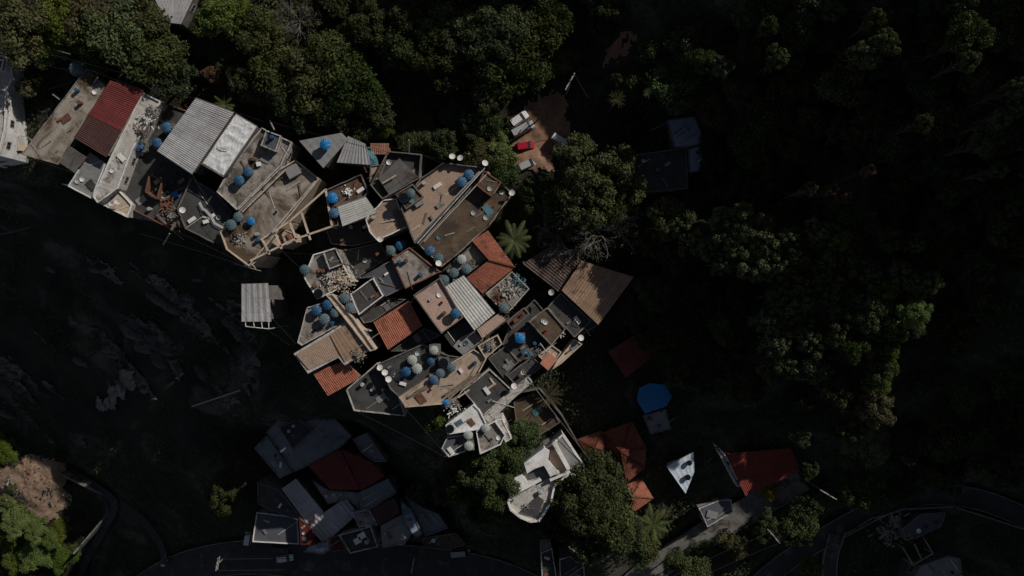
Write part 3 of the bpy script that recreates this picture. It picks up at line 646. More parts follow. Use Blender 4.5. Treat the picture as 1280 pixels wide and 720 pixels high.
for a, b in (((782,606),(802,598)), ((802,598),(817,623)), ((817,623),(788,643)), ((788,643),(782,606))):
    sheetmesh(P(*a, -3.7), P(*b, -3.7), P(790.5,621, -2.7), P(789.5,621, -2.7), pitch=.3, amp=.03).build('roof', 'tileorange', r)
    ridge(r, a, (790,621), -3.64, -2.62, r=.1)
SH('white47', 'white_roofed_shed', 'white and pale blue roof striped by tree shadows between the terracotta and the red roof', 'shed', [(833,583),(867,565),(868,590),(857,617)], (-3.4, -3.2, -3.5, -3.8), 'paleroof', 'render_', pitch=1., amp=.02)
r = thing('blue_tarpaulin_shelter', 'shelter under a rounded blue tarpaulin in deep shade', 'shelter', base(P4([(800,493),(840,511)], -3))); H['bluetarp'] = r
MB().prism(ccw(P4([(796,500),(799,485),(812,479),(832,481),(840,496),(833,508),(806,517)], -2.6)), -2.72).build('tarpaulin', 'tarpblue', r)
mb = MB()
for a, b in ((801,488),(832,484),(836,500),(806,513)): mb.bar(P(a, b, -2.7), P(a, b, -6.5), .12, .12)
mb.build('post', 'wood', r)
S('grey48', 'flat_roofed_hut', 'dull grey flat roof just below the blue tarpaulin', 'hut', [(803,519),(833,511),(839,536),(813,543)], -3.8, 'grey', 'render_', .15)
r = thing('red_ribbed_house', 'deep red ribbed roof with tree shadows beside the upper end of the sunlit road', 'house', base(P4([(908,567),(991,558),(1000,588),(932,620)], -4))); H['red49'] = r
q = P4([(908,567),(988,560),(1002,588),(932,620)], (-2.6, -2.6, -3.4, -3.4)); walls(r, [(a, b, c - .2) for a, b, c in inset(ccw(q), .3)], 0, 'cream'); tiles(r, [(908,567),(988,560),(1002,588),(932,620)], (-2.6, -2.6, -3.4, -3.4), 'tilered')
S('wall49', 'white_side_terrace', 'narrow whitish ledge along the left side of the deep red ribbed roof', 'ledge', [(890,552),(899,560),(908,570),(926,608),(921,608),(904,578)], -4.4, 'whitegrey', 'white', .3, 'white')
S('grey50', 'grey_roofed_shed', 'grey flat roof with poles beside the sunlit road', 'shed', [(873,635),(899,625),(914,624),(916,640),(884,659)], -6.2, 'slate', 'whitegrey', .12)
S('dim51', 'pale_blue_roofed_house', 'pale blue flat roof alone in the shade of the wooded slope, upper panel', 'house', [(834,150),(868,145),(882,178),(862,184),(843,184)], 5.2, 'paleblue', 'render_', .1)
S('dim51b', 'pale_blue_roofed_house', 'pale blue lower roof joined under the alone pale blue roof on the shaded slope', 'house', [(860,186),(883,180),(887,211),(862,216)], 4.8, 'paleblue', 'render_', .1)
S('dim51c', 'dark_roofed_house', 'wide dark flat roof left of the pale blue roofs on the shaded slope', 'house', [(784,195),(858,184),(860,236),(790,242)], 4.4, 'dark', 'render_', .2)
S('dim51d', 'small_shed', 'tiny pale shed at the lower right tip of the pale blue roofs', 'shed', [(882,211),(892,208),(894,222),(884,225)], 4.2, 'slate', 'render_', .1)
SH('dim43', 'dim_red_roofed_house', 'dim red roof lost in shade below the tan corrugated roof', 'house', [(760,440),(800,415),(822,440),(782,472)], (-.6, -.6, -1.2, -1.2), 'sheetred', 'render_')
# --- lower dark cluster
S('sl60', 'slate_roofed_house', 'slate blue flat roof with a black opening, uppermost in the shaded lower cluster', 'house', [(333,540),(352,520),(385,508),(412,516),(440,545),(425,560),(385,582),(368,590)], -14., 'slate2', 'render_', .2)
S('hole60', 'dark_skylight', 'black panelled roof opening on the slate blue flat roof', 'roof opening', [(350,534),(373,522),(392,538),(366,562)], -13.6, 'dark', 'render_', .25)
SH('red61', 'dark_red_roofed_house', 'dark red roof left part, in the shaded lower cluster', 'house', [(385,582),(425,562),(450,612),(413,612)], (-13.6, -13.6, -14.3, -14.3), 'sheetred', 'render_')
SH('red61b', 'dark_red_roofed_house', 'dark red roof right part, joined to its twin in the shaded lower cluster', 'house', [(427,562),(465,578),(481,595),(451,613)], (-13.8, -13.8, -14.5, -14.5), 'sheetred', 'render_')
S('sl62', 'slate_terraced_house', 'grey blue terrace right of the two dark red roofs', 'house', [(448,616),(485,598),(496,616),(466,634),(452,638)], -15., 'slate2', 'render_', .3, 'slate2')
SH('blue63', 'striped_roofed_house', 'pale blue corrugated roof with strong ribs in the shaded lower cluster', 'house', [(352,611),(370,598),(405,640),(385,656)], (-17.5, -17.5, -18, -18), 'sheetgrey', 'render_', pitch=.8, amp=.07)
SH('blue63b', 'striped_roofed_house', 'wider pale blue corrugated roof beside the road in the lower cluster', 'house', [(383,656),(432,622),(448,642),(405,680)], (-18.2, -18.0, -18.7, -18.9), 'sheetgrey', 'render_', pitch=.8, amp=.07)
S('mar64', 'maroon_edged_house', 'dark flat roof with white rim and maroon end next to the white van', 'house', [(321,640),(372,646),(374,680),(316,677)], -20, 'slate', 'whitegrey', .3, 'white')
S('mar64b', 'maroon_room', 'small maroon flat roof between the white rimmed roof and the ribbed blue roofs', 'house', [(374,648),(386,658),(394,680),(376,681)], -17., 'tilered', 'tilered', .1)
S('lb64', 'pale_blue_roofed_house', 'pale bluish flat roof at the street corner of the lower cluster', 'house', [(386,682),(412,676),(412,688),(404,693),(380,690)], -18., 'paleblue', 'render_', .15)
S('dk65', 'grid_roofed_house', 'dark walled roof terrace with two pale boxes beside the lower road', 'house', [(424,668),(464,657),(473,683),(438,691)], -17.8, 'dark', 'whitegrey', .5, 'whitegrey')
SH('mar66', 'maroon_roofed_house', 'small brownish maroon roof in the right half of the lower cluster', 'house', [(463,636),(492,623),(500,641),(474,656)], (-14.8, -14.8, -15.2, -15.2), 'sheetmaroonshade', 'render_')
S('sl67', 'slate_roofed_house', 'pointed slate grey roof at the right end of the shaded lower cluster', 'house', [(500,624),(516,640),(528,668),(520,672),(505,655)], -16.5, 'paleblue', 'render_', .2)
S('dk68', 'dark_slab_house', 'black low roof under the brownish maroon roof', 'house', [(476,657),(502,643),(516,664),(506,680),(478,684)], -17.5, 'grey', 'render_', .2, 'grey')
S('lc1', 'narrow_roof', 'narrow slate roof strip along the right rim of the large slate blue roof', 'house', [(441,549),(459,541),(484,577),(468,577),(452,566)], -14.4, 'slate2', 'whitegrey', .25, 'slate2')
S('lc2', 'dark_roofed_house', 'dark roof gap filler between the dark red roofs and the ribbed blue roofs', 'house', [(390,600),(412,613),(448,615),(450,636),(434,624),(410,630)], -16., 'grey', 'render_', .2)
S('lc3', 'slate_terraced_house', 'low slate terrace at the far right of the shaded lower cluster', 'house', [(507,620),(528,634),(548,642),(560,660),(532,670),(518,640)], -17.6, 'slate2', 'render_', .3, 'slate2')
S('lc4', 'brown_roofed_house', 'dull brown low roof above the dim white van on the lower road', 'house', [(528,672),(570,666),(582,680),(560,688),(530,684)], -18.2, 'mud', 'render_', .2)
S('lc5', 'dark_roofed_house', 'black flat roof left of the ribbed blue roofs', 'house', [(322,602),(350,612),(382,654),(346,640),(322,630)], -17.5, 'dark', 'render_', .25)
S('lc6', 'grey_terrace', 'pale grey terrace between the grid terrace and the maroon roof of the lower cluster', 'terrace', [(440,640),(462,636),(472,656),(448,658)], -16.6, 'grey', 'whitegrey', .3, 'whitegrey')
S('lc7', 'grey_terrace', 'small grey terrace step at the left rim of the large slate blue roof', 'terrace', [(318,560),(334,544),(366,590),(350,598)], -16.8, 'slate2', 'whitegrey', .25, 'slate2')
S('lc8', 'red_roofed_room', 'little dark red roof at the street side right of the maroon room', 'room', [(412,672),(424,668),(434,688),(414,690)], -18.6, 'tilered', 'render_', .12)
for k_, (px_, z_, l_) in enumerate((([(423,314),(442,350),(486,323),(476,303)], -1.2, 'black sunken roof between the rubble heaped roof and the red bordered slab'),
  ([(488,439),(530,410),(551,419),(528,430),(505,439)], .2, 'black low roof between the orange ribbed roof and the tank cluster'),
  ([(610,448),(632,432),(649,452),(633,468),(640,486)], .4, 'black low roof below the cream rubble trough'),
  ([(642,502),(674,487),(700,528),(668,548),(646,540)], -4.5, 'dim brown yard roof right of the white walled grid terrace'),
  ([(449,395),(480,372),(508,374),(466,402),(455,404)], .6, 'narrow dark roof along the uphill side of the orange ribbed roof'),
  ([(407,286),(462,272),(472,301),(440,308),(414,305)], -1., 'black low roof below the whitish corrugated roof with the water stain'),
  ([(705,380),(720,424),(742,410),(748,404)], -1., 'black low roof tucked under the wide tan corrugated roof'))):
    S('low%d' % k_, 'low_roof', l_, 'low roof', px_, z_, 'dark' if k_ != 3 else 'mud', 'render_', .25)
# --- isolated and edge structures
SH('iso', 'corrugated_shed', 'lone striped grey corrugated shed standing below the cream beams, apart from all the houses', 'shed', [(302,355),(335,354),(339,402),(302,402)], (0.2, 0.2, -.4, -.4), 'sheetgrey', 'render_', pitch=.9, amp=.05)
SH('top', 'corrugated_house', 'grey corrugated roof poking out of the trees at the top edge', 'house', [(185,-20),(250,-20),(226,30),(208,28)], (5.5, 5.5, 5, 5), 'sheetgrey', 'render_')
S('bot1', 'white_walled_yard', 'small white walled roof cut by the bottom edge, left', 'house', [(676,690),(690,684),(698,735),(678,735)], -9.5, 'dark', 'whitegrey', .5, 'whitegrey')
S('bot2', 'white_walled_yard', 'white walled roof terrace cut by the bottom edge, below the villa', 'house', [(699,698),(712,694),(730,706),(732,735),(700,735)], -9.5, 'dark', 'whitegrey', .5, 'whitegrey')
S('br1', 'grey_slab', 'grey blue slab at the bottom edge inside the road bend', 'house', [(1140,725),(1150,706),(1185,694),(1200,698),(1204,730)], -9.2, 'grey', 'render_', .2)
S('br2', 'slate_roofed_hut', 'slate blue roof among rubble inside the road bend', 'hut', [(1128,660),(1150,642),(1182,640),(1176,658),(1146,672),(1132,676)], -8.2, 'slate', 'render_', .15)
S('br3', 'small_hut', 'tiny blue white hut beside the dark road bank', 'hut', [(1134,573),(1142,571),(1144,580),(1136,582)], -1., 'paleblue', 'whitegrey', .08)

# windows with frames and panes on walls that stand clear of their neighbours
def inside_any(x, y, z, me):
    for q, top, root, m in HOUSES:
        if root is me: continue
        if top > z - .3 and inside(x, y, q): return True
    return False
for q, top, root, m in list(HOUSES):
    n = len(q); cnt = 0; door = False
    for i in range(n):
        a = Vector(q[i][:2]); b = Vector(q[(i + 1) % n][:2]); L = (b - a).length
        if L < 2.2 or cnt >= 5: continue
        d = (b - a).normalized(); nn = Vector((d.y, -d.x)); k = int(L // 3.0) or 1
        for j in range(min(k, 2)):
            p = a.lerp(b, (j + .5) / min(k, 2))
            for lev in range(2):
                z = top - 1.3 - 2.8 * lev; o_ = p + nn * .8; g = T1(o_.x, o_.y)
                if z - 1.1 < g or cnt >= 5: continue
                if inside_any(o_.x, o_.y, z, root): continue
                c = Vector((p.x, p.y, z)) + Vector((nn.x, nn.y, 0)) * .02; dd = Vector((d.x, d.y, 0)); up = Vector((0, 0, 1)); NN = Vector((nn.x, nn.y, 0))
                mb = MB(); wd = .55; hh = .5
                for s_ in (-1, 1):
                    mb.bar(c + dd * wd * s_ - up * hh, c + dd * wd * s_ + up * hh, .09, .09, up=NN)
                    mb.bar(c - dd * (wd + .05) + up * hh * s_, c + dd * (wd + .05) + up * hh * s_, .09, .088, up=NN)
                mb.bar(c - up * hh, c + up * hh, .05, .06, up=NN)
                f = mb.build('window', 'frame', root)
                pb = MB().bar(c - dd * wd + NN * -.005, c + dd * wd - NN * .005, .02, hh * 2, up=up)
                po = pb.build('pane', 'glass', root); po.parent = f
                cnt += 1
        if not door:
            p = a.lerp(b, .25); o_ = p + nn * .8; g = T1(o_.x, o_.y)
            if g + 2.1 < top and not inside_any(o_.x, o_.y, g + 1, root):
                c = Vector((p.x, p.y, g + 1.0)) + Vector((nn.x, nn.y, 0)) * .03; dd = Vector((d.x, d.y, 0))
                MB().bar(c - dd * .42, c + dd * .42, .07, 2.1).build('door', 'doorm', root); door = True

# ---------------------------------------------------------------- roof top things
def roofz(key): 
    for q, top, root, m in HOUSES:
        if root is H[key]: return top + .3
    return 0
# cream concrete beam frame left of the brown roof floor
r = thing('unfinished_pergola', 'open frame of cream concrete beams between the stained terrace and the brown roof floor', 'concrete frame', P(350, 300, -6)); 
for a, b in (((313,326),(366,300)),((366,300),(415,283)),((326,300),(362,277)),((362,277),(407,237)),((407,237),(415,283)),((377,266),(388,300)),((362,277),(372,303)),((345,293),(352,311)),((328,300),(337,318))):
    MB().bar(P(*a, 2.6), P(*b, 2.6), .28, .3).build('beam', 'cream', r)
for a in ((313,326),(366,300),(415,283),(326,300),(362,277),(407,237)):
    p = P(*a, 2.45); MB().bar(p, (p.x, p.y, T1(p.x, p.y) - 1), .26, .26).build('column', 'cream', r)
S('infill1', 'small_terrace', 'little sunlit beige floor inside the cream beam frame', 'terrace', [(340,303),(357,287),(370,292),(372,300),(350,310)], .6, 'beige', 'cream', .2)
r = thing('unfinished_pergola', 'square skeleton of thin beams on dark ground inside the right road bend', 'concrete frame', P(1140, 690, -11))
for a, b in (((1129,685),(1141,706)),((1141,706),(1166,692)),((1166,692),(1154,671)),((1143,680),(1152,699))):
    MB().bar(P(*a, -8.6), P(*b, -8.6), .2, .22).build('beam', 'kerb', r)
for a in ((1129,685),(1141,706),(1166,692),(1154,671)):
    p = P(*a, -8.7); MB().bar(p, (p.x, p.y, -13), .2, .2).build('column', 'kerb', r)

# water tanks
_tank = {}
def tank_proto(kind):
    r = thing('water_tank', 'x', 'water tank', (0, 0, 0))
    body = {'blue': 'tblue', 'bright': 'tbright', 'grey': 'tgrey', 'white': 'twhite', 'black': 'tblack'}[kind]
    MB().lathe([(.68, 0), (.7, .1), (.8, .55), (.84, .95), (.9, .97), (.9, 1.03), (.84, 1.04)], n=32).build('tank_body', body, r, smooth=False)
    if kind == 'black':
        MB().lathe([(.80, .02), (.8, .045)], (0, 0, 1.0), n=32).build('water_surface', 'water', r)
    else:
        l = MB().lathe([(.92, .0), (.9, .08), (.7, .2), (.45, .3), (.18, .35), (.17, .41), (.02, .42)], (0, 0, 1.04), n=24, rib=.035)
        l.build('lid', {'blue': 'tblue', 'bright': 'tbright', 'grey': 'tgrey', 'white': 'twhite'}[kind], r)
    MB().tube([(.8, 0, .15), (1.0, 0, .15), (1.0, 0, -.02)], .03, 5).build('outlet_pipe', 'frame', r)
    return r
TK = [ # px, py, kind, z, scale, label
 (207,159,'blue',2.6,1.0,'blue tank left of the big grey corrugated roof, uppermost of the three'),
 (195,178,'blue',1.8,.95,'blue tank left of the big grey corrugated roof, middle one by its corner'),
 (172,182,'blue',1.4,.95,'darker blue tank on the narrow strip side of the rubble floor'),
 (309,214,'blue',3.2,.95,'upper of two blue tanks on the terrace right of the white tarpaulin'),
 (298,225,'blue',3.2,.98,'lower of two blue tanks on the terrace right of the white tarpaulin'),
 (288,281,'grey',2.4,1.05,'ribbed grey blue tank at the left of three on the stained terrace'),
 (297,271,'grey',2.4,.95,'pale grey tank at the top of three on the stained terrace'),
 (312,276,'bright',2.4,.8,'small bright turquoise blue tank at the right of three on the stained terrace'),
 (406,180,'bright',5.0,1.0,'single bright blue tank on the pale grey sheet roof'),
 (415,247,'bright',2.2,1.05,'glossy blue tank left on the brown roof floor'),
 (417,266,'blue',2.2,.95,'dull blue tank just below the glossy one beside the whitish corrugated roof'),
 (586,218,'blue',3.3,1.0,'upper of the pair of blue tanks in the corner of the largest tan terrace'),
 (577,227,'blue',3.3,1.0,'lower of the pair of blue tanks in the corner of the largest tan terrace'),
 (504,247,'black',4.2,1.0,'open black tank on the raised brown platform'),
 (513,241,'grey',4.2,.85,'grey lidded tank on the raised brown platform'),
 (537,313,'blue',2.6,1.0,'upper of two blue grey tanks at the lower tip of the muddy slab'),
 (548,323,'grey',2.6,1.0,'lower of two blue grey tanks at the lower tip of the muddy slab'),
 (488,313,'grey',1.6,.9,'pale ribbed tank by the uphill corner of the red bordered slab'),
 (500,307,'blue',1.2,.95,'navy tank in shadow above the red bordered slab'),
 (380,337,'grey',3.2,.95,'grey tank on the left corner of the rubble heaped roof'),
 (397,367,'black',3.2,.9,'open black tank on the lower corner of the rubble heaped roof'),
 (395,388,'blue',2.7,1.0,'blue tank at the left of the four tanks above the tan ribbed roof'),
 (409,381,'blue',2.7,1.0,'deep blue tank at the top of the four tanks above the tan ribbed roof'),
 (405,399,'grey',2.7,1.05,'grey tank at the bottom of the four tanks above the tan ribbed roof'),
 (418,391,'grey',2.7,.9,'slate grey tank at the right of the four tanks above the tan ribbed roof'),
 (430,373,'grey',3.1,.95,'upper grey tank left of the square white rimmed roof'),
 (437,385,'grey',3.1,.95,'lower grey tank left of the square white rimmed roof'),
 (515,450,'white',2.3,.95,'pale green white tank, upper of the touching pair in the tank cluster'),
 (521,461,'white',2.3,.98,'round white tank, lower of the touching pair in the tank cluster'),
 (507,465,'blue',2.3,.95,'dusty blue tank left of the touching pale pair'),
 (538,452,'blue',2.3,.7,'smallest blue tank in the middle of the tank cluster'),
 (542,438,'white',2.6,.85,'white tank at the top of the tank cluster, by the dark roof'),
 (554,454,'black',2.6,.95,'open black tank at the right of the tank cluster'),
 (550,467,'grey',2.5,.9,'grey tank just below the open black one in the tank cluster'),
 (542,475,'blue',2.7,.85,'blue tank at the edge of the long beige terrace'),
 (564,460,'grey',2.9,.85,'blue green tank at the upper edge of the long beige terrace'),
 (569,392,'blue',4.8,.98,'blue tank standing on the pinkish terrace'),
 (577,324,'white',2.9,.9,'pale tank at the upper end of the row above the whitish corrugated roof'),
 (583,336,'grey',2.9,.95,'blue grey tank right in the row above the whitish corrugated roof'),
 (567,341,'grey',2.9,.95,'grey tank left in the row above the whitish corrugated roof'),
 (555,350,'grey',2.9,.95,'dusty blue tank at the left end above the whitish corrugated roof'),
 (630,385,'grey',3.0,.9,'grey tank at the corner where the salmon roof meets the junk patio'),
 (650,423,'bright',1.2,1.0,'lone bright blue tank in the black sunken courtyard'),
 (557,504,'bright',2.4,.6,'small turquoise tank between the beige terrace and the white roof'),
 (607,536,'white',2.1,.85,'white tank on the grid floored terrace'),
 (585,544,'white',1.8,.9,'upper white tank beside the grid floored terrace'),
 (586,558,'white',1.8,.9,'lower white tank beside the grid floored terrace'),
 (562,537,'black',2.9,.85,'open black tank on the corner of the bright white roof'),
 (97,86,'grey',1.5,1.5,'large dim blue tank among wires at the uphill tip of the brown stained slab'),
 (696,592,'white',-.7,.6,'small white tank on the terrace of the white villa'),
 (676,617,'white',-1.2,.5,'smaller white tank near the curved corner of the white villa'),
 (863,580,'black',-3.1,.55,'upper of two dark round tanks on the white and pale blue roof'),
 (861,598,'black',-3.4,.6,'lower of two dark round tanks on the white and pale blue roof'),
]
for i, (px, py, k, z, s, lab) in enumerate(TK):
    if k not in _tank: _tank[k] = o = tank_proto(k); first = True
    else: o = None
    p = P(px, py, z + 1.2); p.z = z
    src = _tank[k]; s *= .88
    zs = s
    if o is None: o = dup(src, p, R.uniform(0, 6), (s, s, s), lab, None)
    else: o.location = p; o.scale = (s, s, s); o['label'] = lab; o.rotation_euler.z = R.uniform(0, 6)
    o['group'] = 'round water tanks on the roofs'
# platforms under the tanks that stand over courts
def plinth(px, py, z, w=1.1, lab='x', h=None):
    p = P(px, py, z); o = MB().prism([(p.x - w, p.y - w, z), (p.x + w, p.y - w, z), (p.x + w, p.y + w, z), (p.x - w, p.y + w, z)], (z - h) if h else T1(p.x, p.y) - 1).build('tank_plinth', 'render_', None); tag(o, lab, 'plinth', 'concrete tank plinths')
for px, py, z, lab in ((207,159,2.6,'uppermost left of the big corrugated roof'),(195,178,1.8,'middle one left of the big corrugated roof'),(172,182,1.4,'beside the narrow pale strip'),(488,313,1.6,'below the ribbed pale tank'),(500,307,1.2,'below the navy tank'),(97,86,1.5,'below the large dim tank'),(542,438,2.6,'below the topmost white tank of the cluster'),(554,454,2.6,'below the open black tank of the cluster'),(630,385,3.0,'below the grey tank by the junk patio'),(557,504,2.4,'below the small turquoise tank'),(650,423,1.2,'below the lone courtyard tank'),(585,544,1.8,'below the upper white tank by the grid terrace'),(586,558,1.8,'below the lower white tank by the grid terrace'),(542,475,2.7,'below the blue tank by the beige terrace'),(578,327,2.7,'below the pale tank in the row'),(555,350,2.9,'below the dusty blue tank at the row end'),(430,373,3.1,'below the upper grey tank by the white rim'),(437,385,3.1,'below the lower grey tank by the white rim'),(417,392,2.7,'below the slate grey tank of the four')):
    p = P(px, py, z + 1.2); q_ = PX(p.x, p.y, z); plinth(q_[0], q_[1], z, .8, 'square concrete plinth ' + lab)

# satellite dishes
def dish_proto():
    r = thing('satellite_dish', 'x', 'satellite dish')
    MB().tube([(0, 0, 0), (0, 0, .9)], .03, 5).build('mast', 'frame', r)
    mb = MB().lathe([(.02, 0), (.25, .03), (.45, .11), (.47, .11), (.25, .0), (.03, -.04)], (0, 0, .95), n=20, caps=False); mb.build('reflector', 'white', r)
    MB().tube([(.44, 0, 1.05), (.05, 0, 1.45)], .015, 4).build('feed_arm', 'frame', r)
    return r
dp = None
for px, py, z, lab in ((565,200,3.7,'on the uphill wall of the largest tan terrace, left one'),(578,201,3.7,'on the uphill wall of the largest tan terrace, right one'),(604,207,3.7,'on the corner where the tan terrace meets the muddy slab'),(638,239,2.7,'on the right corner of the muddy slab'),(692,366,2.2,'by the gap beneath the brown corrugated roof'),(547,332,3.0,'at the lower tip of the muddy slab'),(477,462,2.2,'highest of three white ones at the edge of the tank terrace'),(481,468,2.2,'middle of three white ones at the edge of the tank terrace'),(484,475,2.2,'lowest of three white ones at the edge of the tank terrace'),(474,297,2.9,'at the lower corner of the beige terrace with planks'),(723,424,2.0,'on the cream ledge right of the salmon canopy'),(640,484,1.8,'at the corner of the dark grey roof'),(228,262,1.5,'on the dark low slab'),(148,250,2.0,'on the small cream terrace')):
    if dp is None: dp = dish_proto(); o = dp; o.location = P(px, py, z)
    else: o = dup(dp, P(px, py, z))
    o.rotation_euler = (.35, .2, R.uniform(0, 6)); s = 1.0; o.scale = (s,) * 3
    o['label'] = 'white satellite dish ' + lab; o['group'] = 'satellite dishes on the roofs'

# posts sticking out at roof edges
POSTS = [((115,108),(122,97),4,'leaning at the top of the brown stained slab'),((66,118),(74,124),3,'short, poking from the left edge of the brown stained slab'),((66,118),(73,127),3.2,'x'),((148,98),(153,92),4.6,'above the red corrugated roof'),
 ((188,118),(192,106),4,'left of the pair above the narrow strip'),((191,122),(198,105),4,'right of the pair above the narrow strip'),((227,125),(234,110),4,'left of the big grey corrugated roof top'),((206,118),(208,125),4,'x'),
 ((204,306),(212,292),1.5,'poking out below the rubble floor'),((511,191),(511,175),4,'standing alone above the pale parapet'),((565,200),(565,190),4,'x'),((586,205),(586,192),4,'bearing the second dish of the tan terrace'),((288,128),(293,137),5,'x'),((337,150),(343,162),5,'above the terrace with blue tanks'),
 ((33,196),(27,201),3,'x'),((32,170),(40,176),3,'poking from the left edge near the bottom of the stained slab'),((78,230),(86,232),2,'below the small grey terrace')]
for a, b, z, lab in POSTS:
    if lab == 'x': continue
    o = MB().bar(P(*a, z - 1.5), P(*b, z + .3), .16, .16).build('roof_post', 'pole', None); tag(o, 'pale timber post ' + lab, 'post', 'pale posts at the roof edges')

# loose clutter on roofs
def rnd_in(poly):
    x0 = min(p[0] for p in poly); x1 = max(p[0] for p in poly); y0 = min(p[1] for p in poly); y1 = max(p[1] for p in poly)
    for _ in range(80):
        x = R.uniform(x0, x1); y = R.uniform(y0, y1)
        if inside(x, y, poly): return x, y
    return (x0 + x1) / 2, (y0 + y1) / 2
def plank(x, y, z, L, a, lab, m='wood'):
    o = MB().bar((x - math.cos(a) * L / 2, y - math.sin(a) * L / 2, z + .06), (x + math.cos(a) * L / 2, y + math.sin(a) * L / 2, z + .06 + R.uniform(0, .3)), .16, .06).build('plank', m, None)
    tag(o, lab, 'plank', 'loose planks on the roofs')
def rubble(px, z, n, lab, r=.8, mats='conc', grow=1.):
    """one heap of broken pieces"""
    mb = MB(); c = P(*px, z)
    for _ in range(n):
        a = R.uniform(0, 2 * PI); d = abs(R.gauss(0, r * .6)); s_ = R.uniform(.08, .3) * grow
        q_ = Vector((c.x + math.cos(a) * d, c.y + math.sin(a) * d, z + max(0, (r - d)) * .3 * R.random()))
        mb.bar(q_, q_ + Vector((R.uniform(-1, 1), R.uniform(-1, 1), R.uniform(-.3, .5))).normalized() * s_ * R.choice((1, 1, 2.5)), s_ * .6, s_ * .4)
    tag(mb.build('rubble_heap', mats, None), lab, 'rubble', kind='stuff')
for px, z, n, lab, r_, mt in (((215,268),.8,120,'pale rubble heap on the unfinished floor',1.8,'kerb'),((210,258),.8,90,'orange brick rubble on the unfinished floor',1.4,'brick'),((200,240),.8,60,'scattered scrap beneath the orange box frame',1.3,'conc'),((222,275),.8,80,'timber scrap pile at the lower end of the unfinished floor',1.3,'wood'),
 ((430,352),3.2,260,'sand and stone heap across the rubble heaped roof',2.2,'cream'),((412,345),3.2,120,'pale plaster scraps on the left of the rubble heaped roof',1.3,'whitegrey'),((648,352),1.6,120,'crumpled pale sheeting pile on the junk patio',1.6,'tarpteal'),((638,362),1.6,120,'grey scrap heap on the junk patio',1.6,'whitegrey'),((622,372),1.6,80,'brown scrap heap on the junk patio',1.2,'rust'),
 ((612,432),2.9,110,'crumbled brick rubble in the cream trough',1.1,'concbrown'),((190,140),3.5,60,'broken blocks on the narrow pale strip, uphill',1.2,'kerb'),((178,165),3.5,70,'dark scrap on the middle of the narrow pale strip',1.2,'wood'),((184,150),3.5,60,'pale tubs and blocks on the narrow pale strip',1.2,'white'),
 ((297,292),2.5,60,'timber scrap by the tanks on the stained terrace',1.,'wood'),((300,300),2.5,60,'pale blocks on the stained terrace',.8,'whitegrey'),((700,415),1.0,60,'white scrap by the square brown roof',.9,'white'),((672,440),2.2,60,'grey scrap above the tiny salmon canopy',1.,'kerb'),((436,240),2.2,50,'clothes and scrap on the brown roof floor',1.,'white'),((455,205),2.7,40,'scrap on the tiny beige terrace',.7,'rust'),
 ((568,512),2.2,70,'white scrap heap between the beige terrace and the white roof',1.,'white'),((572,506),2.2,50,'grey scrap left of the white roof',.8,'conc'),((660,634),-1.05,22,'potted junk in the curved corner of the villa',.7,'kerb'),((448,446),3.3,90,'grey dust and tile scraps on the lower edge of the tan ribbed roof',1.2,'conc'),((590,330),2.8,50,'dark scrap between the pale tanks and the terracotta roof',1.1,'wood'),
 ((40,590),-25,110,'brick rubble tipped on the sunny slope at the lower left',4.,'brick'),((15,600),-25.5,90,'pale rubble tipped on the sunny slope at the lower left',4.,'kerb'),((60,610),-26.5,70,'brown rubble tipped low on the sunny slope',3.5,'wood'),((1120,650),-9,120,'grey rubble beside the slate blue roof in the road bend',3,'conc'),((1105,662),-9.5,120,'dim rubble spread left in the road bend',3,'kerb')):
    if z < -20 or z < -8.5:
        g = G(*px, .2); q_ = PX(g.x, g.y, g.z); rubble(q_, g.z, n, lab, r_, mt, 1.7)
    else: rubble(px, z, n, lab, r_, mt)
# stacks and singles
r = thing('plank_stack', 'stack of weathered planks on the beige concrete terrace', 'planks', P(500, 271, 2.6))
for k in range(9):
    a = P(492 + k * 1.7, 262 + k * .3, 2.7 + (k % 3) * .1); b_ = P(500 + k * 1.6, 285 - k * .4, 2.7 + (k % 2) * .12); MB().bar(a, b_, .2, .08).build('plank', 'wood', r)
o = MB().bar(P(478,229,4.2), P(495,219,4.25), .2, .12).build('loose_beam', 'cream', None); tag(o, 'pale beam lying on the tilted corrugated roof', 'beam')
r = thing('orange_box_frame', 'open wooden box with orange sides on the unfinished floor', 'box frame', P(193, 230, .5))
for a, b in (((189,219),(184,240)),((205,226),(198,249)),((189,219),(205,226)),((184,240),(198,249))): MB().bar(P(*a, 1.4), P(*b, 1.4), .22, 1.2).build('side', 'tilepale', r)
for a, b, z, lab in (((228,160),(240,168),2.4,'x'),((205,250),(222,238),1.0,'long timber lying on the unfinished floor'),((214,288),(228,262),1.0,'timber at the lower end of the unfinished floor'),((196,268),(208,280),.9,'short timber at the rim of the unfinished floor'),((520,490),(545,476),2.9,'dark timber on the long beige terrace'),((527,498),(548,487),2.9,'x'),((575,468),(598,455),2.9,'x'),((510,497),(535,484),2.85,'brown timber near the left end of the long beige terrace'),((556,494),(590,470),3.1,'grey pole along the edge of the long beige terrace'),((560,497),(600,466),3.1,'second pole along the edge of the long beige terrace'),((240,500),(300,490),0,'x')):
    if lab == 'x': continue
    o = MB().bar(P(*a, z), P(*b, z), .35, .12).build('timber', 'wood', None); tag(o, lab, 'timber', 'long timbers on the roofs')
g1 = G(240,508,.5); g2 = G(300,488,.5); tag(MB().tube([g1, g2], .14, 6).build('fallen_pole', 'pole', None), 'long pale pole lying on the dark rock slope', 'pole')
